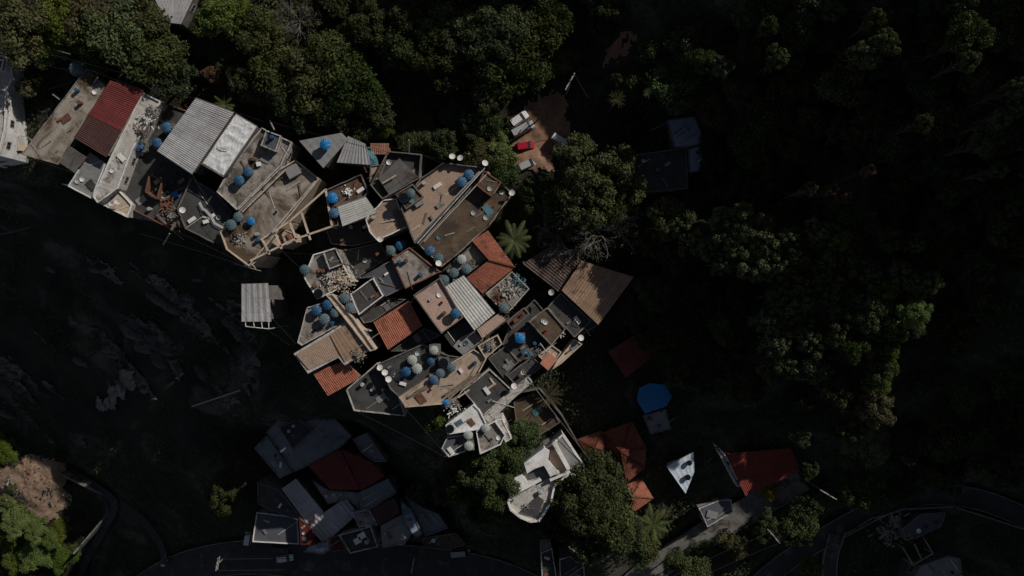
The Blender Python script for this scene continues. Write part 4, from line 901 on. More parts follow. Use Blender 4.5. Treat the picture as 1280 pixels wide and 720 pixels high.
# double parapet rails between the tan terrace and the muddy slab
for k, (a, b) in enumerate((((606,210),(522,304)),((610,216),(530,302)),((600,214),(518,300)))):
    o = MB().bar(P(*a, 3.95), P(*b, 3.75), .16, .14).build('rail', 'whitegrey' if k == 0 else 'pole', None); tag(o, ('pale', 'grey', 'thin')[k] + ' rail along the wall between the tan terrace and the muddy slab, ' + ('middle', 'right', 'left')[k] + ' one', 'rail')
for k, (a, b) in enumerate((((353,208),(298,262)),((357,212),(303,265)),((395,226),(340,290)))):
    o = MB().bar(P(*a, 3.45), P(*b, 3.35), .18, .14).build('rail', 'whitegrey', None); tag(o, ('left pale rail between the two stained and tanked terraces', 'right pale rail between the two stained and tanked terraces', 'pale rail on the uphill edge of the stained terrace')[k], 'rail')
# laundry lines, boxes
def box(name, label, cat, px, py, z, sx, sy, sz, rz, m, g=None):
    p = P(px, py, z + sz); a = math.cos(rz); b = math.sin(rz); pts_ = [(p.x + a * u * sx / 2 - b * v * sy / 2, p.y + b * u * sx / 2 + a * v * sy / 2, z + sz) for u, v in ((-1, -1), (1, -1), (1, 1), (-1, 1))]
    mb = MB().prism(pts_, z); ctr = Vector((p.x, p.y, z + sz))
    mb.slabpoly([(ctr.x + (q[0] - ctr.x) * 1.06, ctr.y + (q[1] - ctr.y) * 1.06, z + sz + .05) for q in pts_], .045)
    tag(mb.build(name, m, None), label, cat, g)
for a in ((300,308),): box('water_box', 'grey square box on the stained terrace corner', 'box', 366,214,2.4,1.9,1.6,.8,.5,'grey')
box('crate', 'white tub on the terrace right of the white tarpaulin', 'tub', 323,205,3.0,.6,.6,.4,.2,'white')
box('storage_box', 'grey cupboard lying on the tan terrace by the tank platform', 'cupboard', 524,254,3.1,1.3,.7,.5,.5,'grey')
box('storage_box', 'upper pale box on the dark walled terrace by the lower road', 'box', 452,670,-23.7,1.3,1.,.5,.5,'white')
box('storage_box', 'lower pale box on the dark walled terrace by the lower road', 'box', 447,676,-23.7,1.3,1.,.5,.5,'white')
box('crate', 'small blue crate on the unfinished floor', 'crate', 219,243,.6,.8,.8,.5,.3,'tbright')
box('crate', 'white sink on the dark low slab', 'sink', 257,277,1.2,.8,.5,.3,.3,'white')
box('roof_hatch', 'white framed hatch on the long beige terrace by the hut', 'hatch', 500,455,1,0.1,.1,.1,0,'white') if 0 else None
# teal tarpaulin heap by the grey corrugated roof
mb = MB(); n = 14; c = P(461, 195, 3.6)
for j in range(n + 1):
    for i in range(n + 1):
        u = i / n * 2 - 1; v = j / n * 2 - 1; e = max(0, 1 - u * u) * max(0, 1 - v * v)
        mb.v.append((c.x + u * 1.2, c.y + v * 1.6, c.z - 1.3 + 1.5 * e + .3 * noise.noise(Vector((u * 3, v * 3, 7)))))
mb.f = [(j * (n + 1) + i, j * (n + 1) + i + 1, (j + 1) * (n + 1) + i + 1, (j + 1) * (n + 1) + i) for j in range(n) for i in range(n)]
tag(mb.build('tarpaulin_heap', 'tarpteal', None), 'crumpled teal tarpaulin beside the weathered grey corrugated roof', 'tarpaulin')
# white curling cloth strip on the dark slab
mb = MB(); pth = [(248,254),(252,262),(256,264),(263,272),(267,280),(278,286)]
for i, (a, b) in enumerate(pth):
    p = P(a, b, 1.6); mb.v += [tuple(p), (p.x + .35, p.y + .25, p.z + .12), ]
mb.f = [(2 * i, 2 * i + 1, 2 * i + 3, 2 * i + 2) for i in range(len(pth) - 1)]
tag(mb.build('cloth_strip', 'tarpwhite', None), 'long white cloth strip trailing over the dark low slab', 'cloth')

# ---------------------------------------------------------------- vehicles
def car(label, kind, px, py, ang, body, cat='car', van=False, up=0.12, s=1.):
    s *= .78; g = G(px, py, up)
    r = thing('van' if van else 'parked_car', label, cat, g); L = 4.3 if not van else 4.9; Wd = 1.75; 
    secs = [(-L/2, .55, .75, .8), (-L/2 + .12, .35, .88, .86), (-L/2 + .9, .3, .95, .98), (L/2 - .9, .3, .9, .98), (L/2 - .15, .35, .78, .86), (L/2, .5, .68, .75)]
    mb = MB()
    def ring(x, zb, zt, w_):
        w2 = Wd * s / 2 * w_; b = len(mb.v)
        for y, z in ((-w2, zb), (w2, zb), (w2 * 1.03, (zb + zt) / 2), (w2 * .95, zt), (-w2 * .95, zt), (-w2 * 1.03, (zb + zt) / 2)): mb.v.append((g.x + x * s, g.y + y, g.z + z * s))
    for q in secs: ring(*q)
    n = 6
    for i in range(len(secs) - 1):
        for k in range(n): mb.f.append((i * n + k, i * n + (k + 1) % n, (i + 1) * n + (k + 1) % n, (i + 1) * n + k))
    mb.f += [tuple(range(n - 1, -1, -1)), tuple(range((len(secs) - 1) * n, len(secs) * n))]
    mb.build('body', body, r)
    x0, x1, x2, x3 = ((-L/2 + .25, -L/2 + .55, .55, 1.25) if not van else (-L/2 + .1, -L/2 + .25, 1.2, 1.75)); zt = 1.45 if not van else 1.9
    mb = MB(); w1, w2 = Wd * .46, Wd * .37
    lo = [(x0, -w1), (x3, -w1), (x3, w1), (x0, w1)]; hi = [(x1, -w2), (x2, -w2), (x2, w2), (x1, w2)]
    mb.v = [(g.x + a * s, g.y + b * s, g.z + .88 * s) for a, b in lo] + [(g.x + a * s, g.y + b * s, g.z + (zt - .04) * s) for a, b in hi]
    mb.f = [(3, 2, 1, 0), (4, 5, 6, 7)] + [(i, (i + 1) % 4, 4 + (i + 1) % 4, 4 + i) for i in range(4)]; mb.build('windows', 'glass', r)
    MB().prism([(g.x + a * s * 1.01, g.y + b * s * 1.02, g.z + zt * s) for a, b in hi], g.z + (zt - .07) * s).build('roof', body, r)
    for x in (-L/2 + .85, L/2 - .85):
        for y in (-1, 1):
            c = Vector((g.x + x * s, g.y + y * Wd * .47 * s, g.z + .32 * s)); wv = MB().tube([c - Vector((0, .1, 0)), c + Vector((0, .1, 0))], .32 * s, 14).build('wheel', 'tyre', r)
    for y in (-1, 1):
        MB().box((g.x + (L/2 - .03) * s, g.y + y * Wd * .33 * s, g.z + .6 * s), .12 * s, .32 * s, .14 * s).build('headlight', 'twhite', r)
        MB().box((g.x - (L/2 - .03) * s, g.y + y * Wd * .33 * s, g.z + .65 * s), .1 * s, .28 * s, .14 * s).build('tail_light', 'carred', r)
    r.rotation_euler.z = ang
    return r
D = math.radians
car('white car half under the trees at the left edge of the earth yard', 0, 648, 150, D(35), 'carwhite')
box('cargo_trailer', 'x', 'trailer', 0, 0, 0, 1, 1, 1, 0, 'white') if 0 else None
car('silver grey van parked below the white car in the earth yard', 0, 653, 162, D(28), 'carsilver', 'van', True)
car('small red car in the earth yard', 0, 656, 183, D(10), 'carred', s=.9)
car('white van parked at the right side of the earth yard', 0, 702, 178, D(-32), 'carwhite', 'van', True, s=.95)
car('silver car under leaves at the bottom of the earth yard', 0, 659, 206, D(25), 'carsilver')
car('white van parked upright left of the white rimmed roof by the lower road', 0, 312, 668, D(80), 'carwhite', 'van', True)
car('white car on the lower road below the white rimmed roof', 0, 357, 697, D(8), 'carwhite')
car('dark grey car beside it on the lower road, below the ribbed roofs', 0, 350, 686, D(-10), 'cardark')
car('dim white van at the right end of the lower road', 0, 576, 690, D(5), 'carsilver', 'van', True)
car('small white van at the lower left end of the road', 0, 208, 698, D(75), 'carwhite', 'van', True, s=.8)

# ---------------------------------------------------------------- poles and wires
def upole(label, px, py, ang, h=9., tilt=(0, 0)):
    g = G(px, py); r = thing('utility_pole', label, 'utility pole', g)
    MB().tube([g - Vector((0, 0, 1)), g + Vector((0, 0, h))], [.16, .11], 8).build('pole', 'kerb', r)
    d = Vector((math.cos(ang), math.sin(ang), 0))
    for z in (h - .4, h - 1.3):
        MB().bar(g + Vector((0, 0, z)) - d * 1.3, g + Vector((0, 0, z)) + d * 1.3, .12, .12).build('crossarm', 'pole', r)
    for k in (-1.1, -.4, .4, 1.1): MB().tube([g + Vector((0, 0, h - .35)) + d * k, g + Vector((0, 0, h - .1)) + d * k], .05, 6).build('insulator', 'white', r)
    return r, [g + Vector((0, 0, h - .1)) + d * k for k in (-1.1, 1.1)]
u1 = upole('utility pole with pale crossarm at the upper end of the sunlit road', 1012, 603, D(-30))
u2 = upole('utility pole with crossarm in the bushes right of the middle of the sunlit road', 948, 652, D(-50))
u3 = upole('utility pole beside the lower road under the shaded cluster', 522, 690, D(80))
u4 = upole('utility pole at the bottom edge beside the start of the sunlit road', 800, 722, D(-50))
u5 = upole('utility pole by the lower road left of the shaded cluster', 290, 688, D(80))
u6 = upole('utility pole at the left edge above the white house', -10, 66, D(80))
u7 = upole('utility pole at the tip of the earth yard', 708, 118, D(60))
def wirel(a, b, lab, sag=.8, r=.022):
    pts_ = []
    for k in range(13):
        t = k / 12; p = Vector(a).lerp(Vector(b), t); p.z -= sag * 4 * t * (1 - t); pts_.append(p)
    tag(MB().tube(pts_, r, 4, cap=False).build('overhead_wire', 'wire' if r < .055 else 'render_', None), lab, 'wire', 'overhead wires')
for k in (0, 1):
    wirel(u1[1][k], u2[1][k], 'wire between the two upper poles of the sunlit road, ' + ('left', 'right')[k])
    wirel(u2[1][k], u4[1][k], 'wire along the lower half of the sunlit road, ' + ('left', 'right')[k], r=.045)
    wirel(u3[1][k], u5[1][k], 'wire along the shaded lower road, ' + ('lower', 'upper')[k], r=.05)
wirel(u4[1][0], u3[1][0], 'wire crossing the bottom edge between the lower and the sunlit road', 1.5)
wirel(u6[1][0], P(118, 95, 6), 'wire from the left edge to the brown stained slab')
wirel(u6[1][1], P(238, 112, 7), 'long wire passing above the upper left roofs', 1.2)
wirel(P(216, 108, 6), P(238, 90, 8), 'pale short wire above the big grey corrugated roof', .2, .05)
wirel(P(25, 48, 5), P(88, 68, 5), 'thick pale cable at the upper left among the leaves', .6, .09)
wirel(u7[1][0], P(655, 158, 1.5), 'wire hanging over the cars of the earth yard', .5)
wirel(u7[1][1], P(735, 122, 5), 'pale wire leaving the earth yard to the right', .3, .05)
wirel(P(340, 153, 5), P(486, 190, 4.5), 'thin wire along the edge of the trees above the pale parapet')
wirel(P(528, 194, 4.5), P(604, 207, 5), 'thin wire above the largest tan terrace')
wirel(P(333, 412, 1), P(362, 432, 3), 'thin wire from the lone shed to the tan ribbed roof', .4)
wirel(P(0, 293, -16), P(38, 284, -14), 'pale cable in the dark at the left edge', .3, .06)
wirel(P(430, 310, 1.), P(480, 330, 2), 'thin wire over the black gap left of the red bordered slab', .3)
wirel(P(663, 478, 2.), P(745, 585, 0), 'long dark cable running down past the white villa', .2, .06)
wirel(P(835, 152, 6), P(812, 164, 5), 'pale cable by the pale blue roof on the shaded slope', .2, .07)

# fence / walls
def wallrun(name, label, pts_, h, th, m, cat='wall'):
    r = thing(name, label, cat, G(*pts_[0]))
    for i in range(len(pts_) - 1):
        a = G(*pts_[i]); b = G(*pts_[i + 1]); MB().bar((a.x, a.y, (a.z + b.z) / 2 + h / 2 - .6), (b.x, b.y, (a.z + b.z) / 2 + h / 2 - .6), th, h + 1.2).build('wall_panel', m, r)
wallrun('garden_wall', 'grey garden wall around the dark yard right of the white terraces', [(640,490),(674,484),(700,515),(742,585)], 2.2, .2, 'render_')
wallrun('retaining_wall', 'weathered concrete wall along the steps at the lower left', [(83,588),(143,626),(112,680)], 1.5, .35, 'oldroad')
wallrun('road_wall', 'low wall along the inner side of the right road bend', [(1048,680),(1055,664),(1090,645),(1130,634),(1190,632),(1240,648),(1290,664)], 1., .25, 'render_')
r = thing('timber_deck_frame', 'small pale pole frame below the lone striped shed', 'pole frame', P(320, 405, -.5))
for a, b in (((307,403),(307,408)),((307,408),(336,411)),((336,411),(336,402)),((317,403),(318,409)),((327,403),(328,410)),((333,357),(333,372))): MB().bar(P(*a, -.2), P(*b, -.2), .1, .1).build('pole', 'white', r)
mb = MB()
for a in ((307,408),(336,411)): p = P(*a, -.3); mb.bar(p, (p.x, p.y, T1(p.x, p.y) - 1), .14, .14)
mb.build('post', 'pole', r)
# ---------------------------------------------------------------- rocks
def rockmesh(seed):
    import bmesh
    bm = bmesh.new(); bmesh.ops.create_icosphere(bm, subdivisions=5, radius=1)
    for v in bm.verts:
        n = v.co.normalized(); d = 1 + .35 * noise.noise(n * 1.3 + Vector((seed * 7, 0, 0))) + .22 * noise.ridged_multi_fractal(n * 2.2 + Vector((0, seed * 5, 0)), 1, 2, 4, 1, 2) * .5
        d += .12 * noise.ridged_multi_fractal(n * 6 + Vector((3, seed, 0)), 1, 2, 4, 1, 2) - .2 * abs(noise.noise(n * 3.1 + Vector((seed, 9, 0))))
        v.co = Vector((n.x * 1.5, n.y * .8, n.z * .45)) * d
    me = bpy.data.meshes.new('rock'); bm.to_mesh(me); bm.free(); me.materials.append(M['rock'])
    for p in me.polygons: p.use_smooth = False
    return me
rms = [rockmesh(i) for i in range(4)]
RK = [(200,372,20,'left of the rock group in the middle of the dark slope'),(215,383,16,'flat lower piece of the middle rock group'),(235,370,12,'right piece of the middle rock group'),(165,412,24,'long slanting upper ledge left of the middle rocks'),(190,432,26,'long slanting ledge in the middle of the dark slope'),(205,455,22,'lower end of the slanting ledge'),(290,402,22,'wide pale ledge left below the lone striped shed'),(305,418,24,'grey ledge under the lone striped shed'),(270,425,14,'small ledge left of the shed ledges'),(120,335,14,'upper left boulder in the dark'),(62,335,10,'small boulder at the far left'),(245,348,9,'tiny boulder above the middle group'),(12,465,16,'boulder at the left edge'),(5,515,16,'lower boulder at the left edge'),(320,440,14,'ledge furthest right below the lone shed'),(140,330,9,'pale stone below the white strip houses'),(210,440,12,'knob on the slanting ledge'),(1180,255,12,'pale boulder on the shaded slope at the right'),(255,470,16,'lowest ledge above the fallen pole'),(100,450,14,'dim boulder left of the concrete apron')]
for i, (a, b, s, lab) in enumerate(RK):
    g = G(a, b); o = bpy.data.objects.new('rock_outcrop', rms[i % 4]); C.objects.link(o); k = s * .125 * .95 / 1.5
    o.location = (g.x, g.y, g.z - k * .25); o.scale = (k, k * R.uniform(.7, 1.1), k * R.uniform(.8, 1.3)); o.rotation_euler = (R.uniform(-.1, .3), R.uniform(-.3, .1), -.5 + R.uniform(-.3, .3))
    tag(o, 'grey rock, ' + lab, 'rock', 'rocks on the dark slopes')
# ---------------------------------------------------------------- trees
NR = np.random.RandomState(5)
def crown_mesh(seed, Rr, Hh, lobes, leaves, lsize, flat=.55, lr=(.22, .4), m='leaf', gap=.0):
    """leaf clumps spread over many small lobes; base of the crown at Hh - thickness"""
    g = np.random.RandomState(seed); cs = []
    for i in range(lobes):
        while True:
            p = g.uniform(-1, 1, 3); p[2] = g.uniform(-.5, 1)
            d = math.hypot(p[0], p[1])
            if d < 1 and d * d + p[2] * p[2] < 1.02 and (d * d + p[2] ** 2 > .28): break
        wob = 1 + .22 * math.sin(3 * math.atan2(p[1], p[0]) + seed) + .12 * math.sin(5 * math.atan2(p[1], p[0]) + seed * 2)
        cs.append((p[0] * Rr * wob * .86, p[1] * Rr * wob * .86, p[2] * Rr * flat, Rr * g.uniform(*lr)))
    cs = np.array(cs); wt = cs[:, 3] ** 2; wt /= wt.sum()
    idx = g.choice(len(cs), leaves, p=wt); n = g.normal(size=(leaves, 3)); n[:, 2] = np.where(g.rand(leaves) < .75, np.abs(n[:, 2]), n[:, 2])
    n /= np.linalg.norm(n, axis=1)[:, None]; rr = cs[idx, 3] * g.uniform(.55, 1.12, leaves)
    c = cs[idx, :3] + n * rr[:, None] * np.array([1, 1, .75]); c[:, 2] += Hh - Rr * flat * 1.15
    nn = n + g.normal(size=(leaves, 3)) * .55; nn /= np.linalg.norm(nn, axis=1)[:, None]
    a = np.cross(nn, g.normal(size=(leaves, 3))); a /= np.linalg.norm(a, axis=1)[:, None]; b = np.cross(nn, a)
    s = lsize * g.uniform(.5, 1.35, leaves)[:, None]
    v = np.stack([c - a * s, c + b * s * .5 + nn * s * .12, c + a * s, c - b * s * .5 + nn * s * .12], 1).reshape(-1, 3)
    return quadmesh('crown', v, m), cs, Hh - Rr * flat * 1.15
def quadmesh(name, v, m):
    n = len(v) // 4; me = bpy.data.meshes.new(name); me.vertices.add(len(v)); me.vertices.foreach_set('co', v.astype('f').ravel())
    me.loops.add(len(v)); me.loops.foreach_set('vertex_index', np.arange(len(v), dtype='i')); me.polygons.add(n)
    me.polygons.foreach_set('loop_start', np.arange(0, len(v), 4, dtype='i')); me.polygons.foreach_set('loop_total', np.full(n, 4, dtype='i'))
    me.materials.append(M[m]); me.update(); me.validate(); return me
def branchy(mb, p, d, L, r, lev, rn, n=5):
    q = p; pts_ = [p]; dd = d.copy()
    for k in range(3):
        dd = (dd + Vector((rn.uniform(-.3, .3), rn.uniform(-.3, .3), rn.uniform(-.12, .16)))).normalized(); q = q + dd * L / 3; pts_.append(q)
    mb.tube(pts_, [r, r * .8, r * .62, r * .42], n, cap=False)
    if lev > 0:
        for k in range(rn.choice((2, 3, 3))):
            i = rn.choice((1, 2, 3)); nd = (dd + Vector((rn.uniform(-.9, .9), rn.uniform(-.9, .9), rn.uniform(-.15, .35)))).normalized()
            branchy(mb, pts_[i], nd, L * rn.uniform(.55, .8), r * .52, lev - 1, rn, 4 if lev > 1 else 3)
PROTO = {}
def tree_proto(key, name, Rr, Hh, lobes, leaves, ls, m, seed, bark='bark', **kw):
    me, cs, zc = crown_mesh(seed, Rr, Hh, lobes, leaves, ls, m=m, **kw)
    rn = random.Random(seed); mb = MB(); top = Vector((rn.uniform(-.3, .3), rn.uniform(-.3, .3), zc))
    mb.tube([(0, 0, -1.5), (.1, 0, zc * .4), tuple(top)], [Rr * .075 + .06, Rr * .055 + .04, Rr * .04 + .02], 8)
    for i in range(0, len(cs), max(1, len(cs) // 14)):
        e = Vector((cs[i][0], cs[i][1], cs[i][2] + zc)); s_ = Vector((top.x, top.y, zc * rn.uniform(.55, .95))); mid_ = s_.lerp(e, .5) + Vector((rn.uniform(-.3, .3), rn.uniform(-.3, .3), .2))
        mb.tube([s_, mid_, e], [Rr * .03 + .02, Rr * .018 + .02, .02], 5, cap=False)
    me2 = mb.build('trunk', bark); t = me2.data; bpy.data.objects.remove(me2)
    PROTO[key] = (name, Rr, Hh, [('trunk', t), ('crown', me)])
tree_proto('a', 'broadleaf_tree', 4, 8.5, 56, 9500, .235, 'leaf', 1)
tree_proto('b', 'broadleaf_tree', 4, 8, 42, 8500, .25, 'leaf', 2, lr=(.2, .48))
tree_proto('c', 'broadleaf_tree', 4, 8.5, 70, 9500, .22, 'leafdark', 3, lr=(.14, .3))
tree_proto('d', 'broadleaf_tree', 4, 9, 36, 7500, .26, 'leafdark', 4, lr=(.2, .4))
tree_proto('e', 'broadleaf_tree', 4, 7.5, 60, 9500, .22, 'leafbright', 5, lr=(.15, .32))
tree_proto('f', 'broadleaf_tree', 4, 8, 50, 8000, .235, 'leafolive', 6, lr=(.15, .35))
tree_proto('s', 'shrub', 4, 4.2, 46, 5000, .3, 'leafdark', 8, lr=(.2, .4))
tree_proto('r', 'rusty_tree', 4, 7, 44, 5000, .24, 'leafrust', 9, lr=(.15, .3))
tree_proto('y', 'flowering_shrub', 4, 6, 30, 1600, .7, 'yellow', 10, lr=(.2, .4))
tree_proto('g', 'broadleaf_tree', 4, 8.5, 64, 8500, .23, 'leafgrey', 14, lr=(.12, .28))
tree_proto('h', 'broadleaf_tree', 4, 8, 38, 5200, .24, 'leafgrey', 15, lr=(.14, .34), bark='barkpale')
tree_proto('B', 'broadleaf_tree', 8, 14, 120, 36000, .25, 'leaf', 11, lr=(.11, .22))
tree_proto('G', 'broadleaf_tree', 8, 12, 130, 24000, .24, 'leafgrey', 17, lr=(.09, .18))
tree_proto('D', 'broadleaf_tree', 8, 13, 100, 34000, .26, 'leafdark', 12, lr=(.13, .25))
# bare tree: pale branches with a thin veil of leaves
rn = random.Random(21); mb = MB(); mb.tube([(0, 0, -1.5), (.2, .1, 3), (.1, .3, 5.5)], [.45, .36, .3], 9)
for k in range(11):
    a = k * 2 * PI / 11 + rn.uniform(-.2, .2); branchy(mb, Vector((.1, .3, rn.uniform(4, 5.5))), Vector((math.cos(a), math.sin(a), rn.uniform(.25, .7))), rn.uniform(2.6, 3.8), .2, 4, rn)
o = mb.build('trunk', 'barkpale'); t = o.data; bpy.data.objects.remove(o)
me, cs, zc = crown_mesh(22, 6.5, 8.5, 60, 1700, .2, m='leafolive', lr=(.1, .2)); PROTO['x'] = ('bare_tree', 7., 9., [('trunk', t), ('crown', me)])
# palm and spiky plant
def frond_mesh(seed, n, L, droop, m, z0, wid=.55):
    rn = random.Random(seed); V = []
    for k in range(n):
        a = k * 2.399 + rn.uniform(-.15, .15); el = rn.uniform(.15, 1.1); l = L * rn.uniform(.8, 1.1); c = Vector((0, 0, z0)); d = Vector((math.cos(a) * math.cos(el), math.sin(a) * math.cos(el), math.sin(el))); S_ = 12; prev = c
        for i in range(S_):
            d = (d + Vector((0, 0, -droop / S_))).normalized(); nxt = prev + d * l / S_; sd = d.cross(Vector((0, 0, 1))).normalized(); u = sd.cross(d)
            w_ = wid * math.sin(PI * (i + 1) / (S_ + 1)) ** .6
            for s_ in (-1, 1):
                for h in (0, .5):
                    q = prev.lerp(nxt, h); tip = q + sd * s_ * w_ + d * w_ * .7 - u * w_ * .35; e = d * l / S_ * .22
                    V += [tuple(q), tuple(q + e), tuple(tip + e * .3), tuple(tip)]
            prev = nxt
    return quadmesh('crown', np.array(V), m)
def palm_proto(key, name, n, L, droop, m, h, seed, wid=.55, tr=.18):
    o = MB().tube([(0, 0, -1), (.15, 0, h * .5), (0, 0, h)], [tr * 1.3, tr, tr * .9], 8).build('trunk', 'bark'); t = o.data; bpy.data.objects.remove(o)
    PROTO[key] = (name, L * .92, h + .6, [('trunk', t), ('crown', frond_mesh(seed, n, L, droop, m, h, wid))])
palm_proto('p', 'palm_tree', 13, 3., 1.0, 'palm', 6.5, 31, .42)
palm_proto('q', 'spiky_plant', 34, 1.6, .5, 'leafolive', .8, 32, .12, .15)
LITPTS = [P(a_, b_, z_) for a_, b_, z_ in ((650,140,0),(675,150,0),(700,135,0),(860,682,-11.5),(880,670,-11),(900,655,-10.4),(930,640,-9.5),(960,622,-8.5),(990,603,-7.8),(930,600,-3.2),(850,590,-3.5),(862,575,-3.3),(780,580,-2),(785,610,-3.5),(800,625,-3.6),(770,565,-.8),(155,120,3.5),(130,130,4.5),(90,130,3.2),(110,110,3.4),(60,180,3.2))]
def headroom(x, y, r, k_=.85):
    best = 1e9
    for p in LITPTS:
        d = Vector((x - p.x, y - p.y, 0)); t = d.dot(SD); v = abs(d.dot(PD))
        if t > -r * .5 and v < r * k_: best = min(best, p.z + TE * max(0., t - r * .6))
    return best
def put(key, px, py, rpx, label, group=None, lit=False, hmul=1., cat=None, dark=False):
    name, Rr, Hh, parts = PROTO[key]; zt = 4.
    for _ in range(12):
        q = P(px, py, zt); g = T1(q.x, q.y); r = rpx * K0 * (CH - zt) / CH; s = r / Rr; h = Hh * (.35 + .65 * s if s > 1 else (.3 + .7 * s)) * hmul
        if lit: h = max(h, min(17, shade(q.x, q.y) + 5.5 - g))
        if dark: h = max(min(h, shade(q.x, q.y) + .3 - g), Hh * s * .42, 1.5)
        hr = headroom(q.x, q.y, r, 1.3 if dark else .85) - g
        if hr < h:
            if dark and hr < 2.5: return None
            h = max(hr, 2.5)
        zt = .5 * zt + .5 * (g + h * .85)
    rt = thing(name, label, cat or ('shrub' if name in ('shrub', 'flowering_shrub') else 'plant' if name == 'spiky_plant' else 'tree'), (q.x, q.y, g), group)
    for nm, me in parts:
        o = bpy.data.objects.new(nm, me); C.objects.link(o); o.parent = rt; sy = s * R.uniform(.88, 1.12)
        if nm == 'trunk': o.scale = (s, sy, h / Hh)
        else: zs = min(h / Hh, max(s, .5) * 1.5); o.scale = (s, sy, zs); o.location = (0, 0, h - Hh * zs)
    rt.rotation_euler = (0, 0, R.uniform(0, 6.28))
    return rt
LM = [('tip of the stained terrace', 310, 330), ('square white rimmed roof', 459, 370), ('rubble heaped roof', 408, 345), ('tan ribbed roof', 415, 435), ('wide black roof', 465, 495), ('tank cluster', 530, 455), ('long beige terrace', 560, 480), ('pinkish terrace', 550, 385), ('whitish corrugated roof', 585, 378), ('square brown slab', 685, 408), ('tiny salmon canopy', 686, 452), ('muddy slab', 590, 275), ('beige terrace with planks', 485, 275), ('cream beam frame', 365, 290), ('stained terrace', 345, 255), ('dark red roofs', 430, 590), ('ribbed blue roofs', 400, 645), ('white van by the lower road', 312, 668), ('white house at the left edge', 8, 130), ('brown stained slab', 80, 150), ('red corrugated roof', 138, 150), ('big grey corrugated roof', 245, 165), ('white tarpaulin roof', 290, 180), ('pale single tank roof', 405, 182), ('orange tiled canopy', 475, 186), ('tilted corrugated roof', 500, 220), ('largest tan terrace', 560, 240), ('earth yard with cars', 675, 165), ('top edge grey roof', 222, 5), ('brown clearing', 775, 65), ('alone pale blue roof', 858, 165), ('wide dark flat roof', 822, 215), ('bent terracotta roof', 615, 325), ('wide tan corrugated roof', 745, 365), ('blue tarpaulin', 818, 495), ('deep red ribbed roof', 950, 585), ('white striped shed', 853, 593), ('white villa', 683, 595), ('hip roofed terracotta house', 768, 564), ('bright white flat roof', 583, 525), ('slate blue flat roof', 385, 550), ('lone striped shed', 320, 380), ('lower road', 400, 700), ('sunlit road', 900, 660), ('right road bend', 1150, 615), ('slate blue roof in the bend', 1155, 660), ('tiny blue white hut', 1139, 577), ('concrete apron', 145, 490), ('rubbly sunny slope', 40, 600), ('steps at the lower left', 130, 640), ('top right corner', 1280, 0), ('right edge middle', 1280, 360), ('top edge middle', 700, 0), ('brightest green tree', 1130, 380), ('tall vine covered tree', 1100, 480), ('big tree beside the earth yard', 720, 215), ('rusty trees on the slope', 1042, 243)]
used = {}
def where(px, py):
    ds = sorted((math.hypot(px - a, py - b), n, a, b) for n, a, b in LM)
    out = []
    for d, n, a, b in ds[:6]:
        ang = math.degrees(math.atan2(b - py, px - a)) % 360
        w_ = ('right of', 'up and right of', 'above', 'up and left of', 'left of', 'down and left of', 'below', 'down and right of')[int((ang + 22.5) // 45) % 8]
        dist = 'just ' if d < 45 else '' if d < 110 else 'well ' if d < 190 else 'far '
        out.append(f'{dist}{w_} the {n}')
    return out
def lab(look, px, py):
    ws = where(px, py)
    for x in ws[:3]:
        s = f'{look} {x}'
        if len(s.split()) > 16: s = s.replace(' the ', ' ')
        if s not in used: used[s] = 1; return s
    for i in range(3):
        for j in range(i + 1, 4):
            s = f'{look} {ws[i]}, {ws[j]}'
            s = s.replace(' of the ', ' of ').replace(' the ', ' ')
            if s not in used and len(s.split()) <= 16: used[s] = 1; return s
    for x in ws:
        s = f'{look} {x}'
        if s not in used: used[s] = 1; return s
    return f'{look} {ws[0]}'
LOOK = {'a': 'green leafy tree', 'b': 'rounded green tree', 'c': 'dark fine leaved tree', 'd': 'dark loose crowned tree', 'e': 'bright green tree', 'f': 'olive tinted tree', 'g': 'grey green tree', 'h': 'thin grey green tree', 's': 'low dark shrub', 'r': 'rusty brown tree', 'y': 'yellow flowering bush', 'G': 'big wispy grey green tree', 'B': 'big broad green tree', 'D': 'big dark dense tree', 'x': 'bare branched grey tree', 'p': 'palm tree', 'q': 'spiky pale plant'}
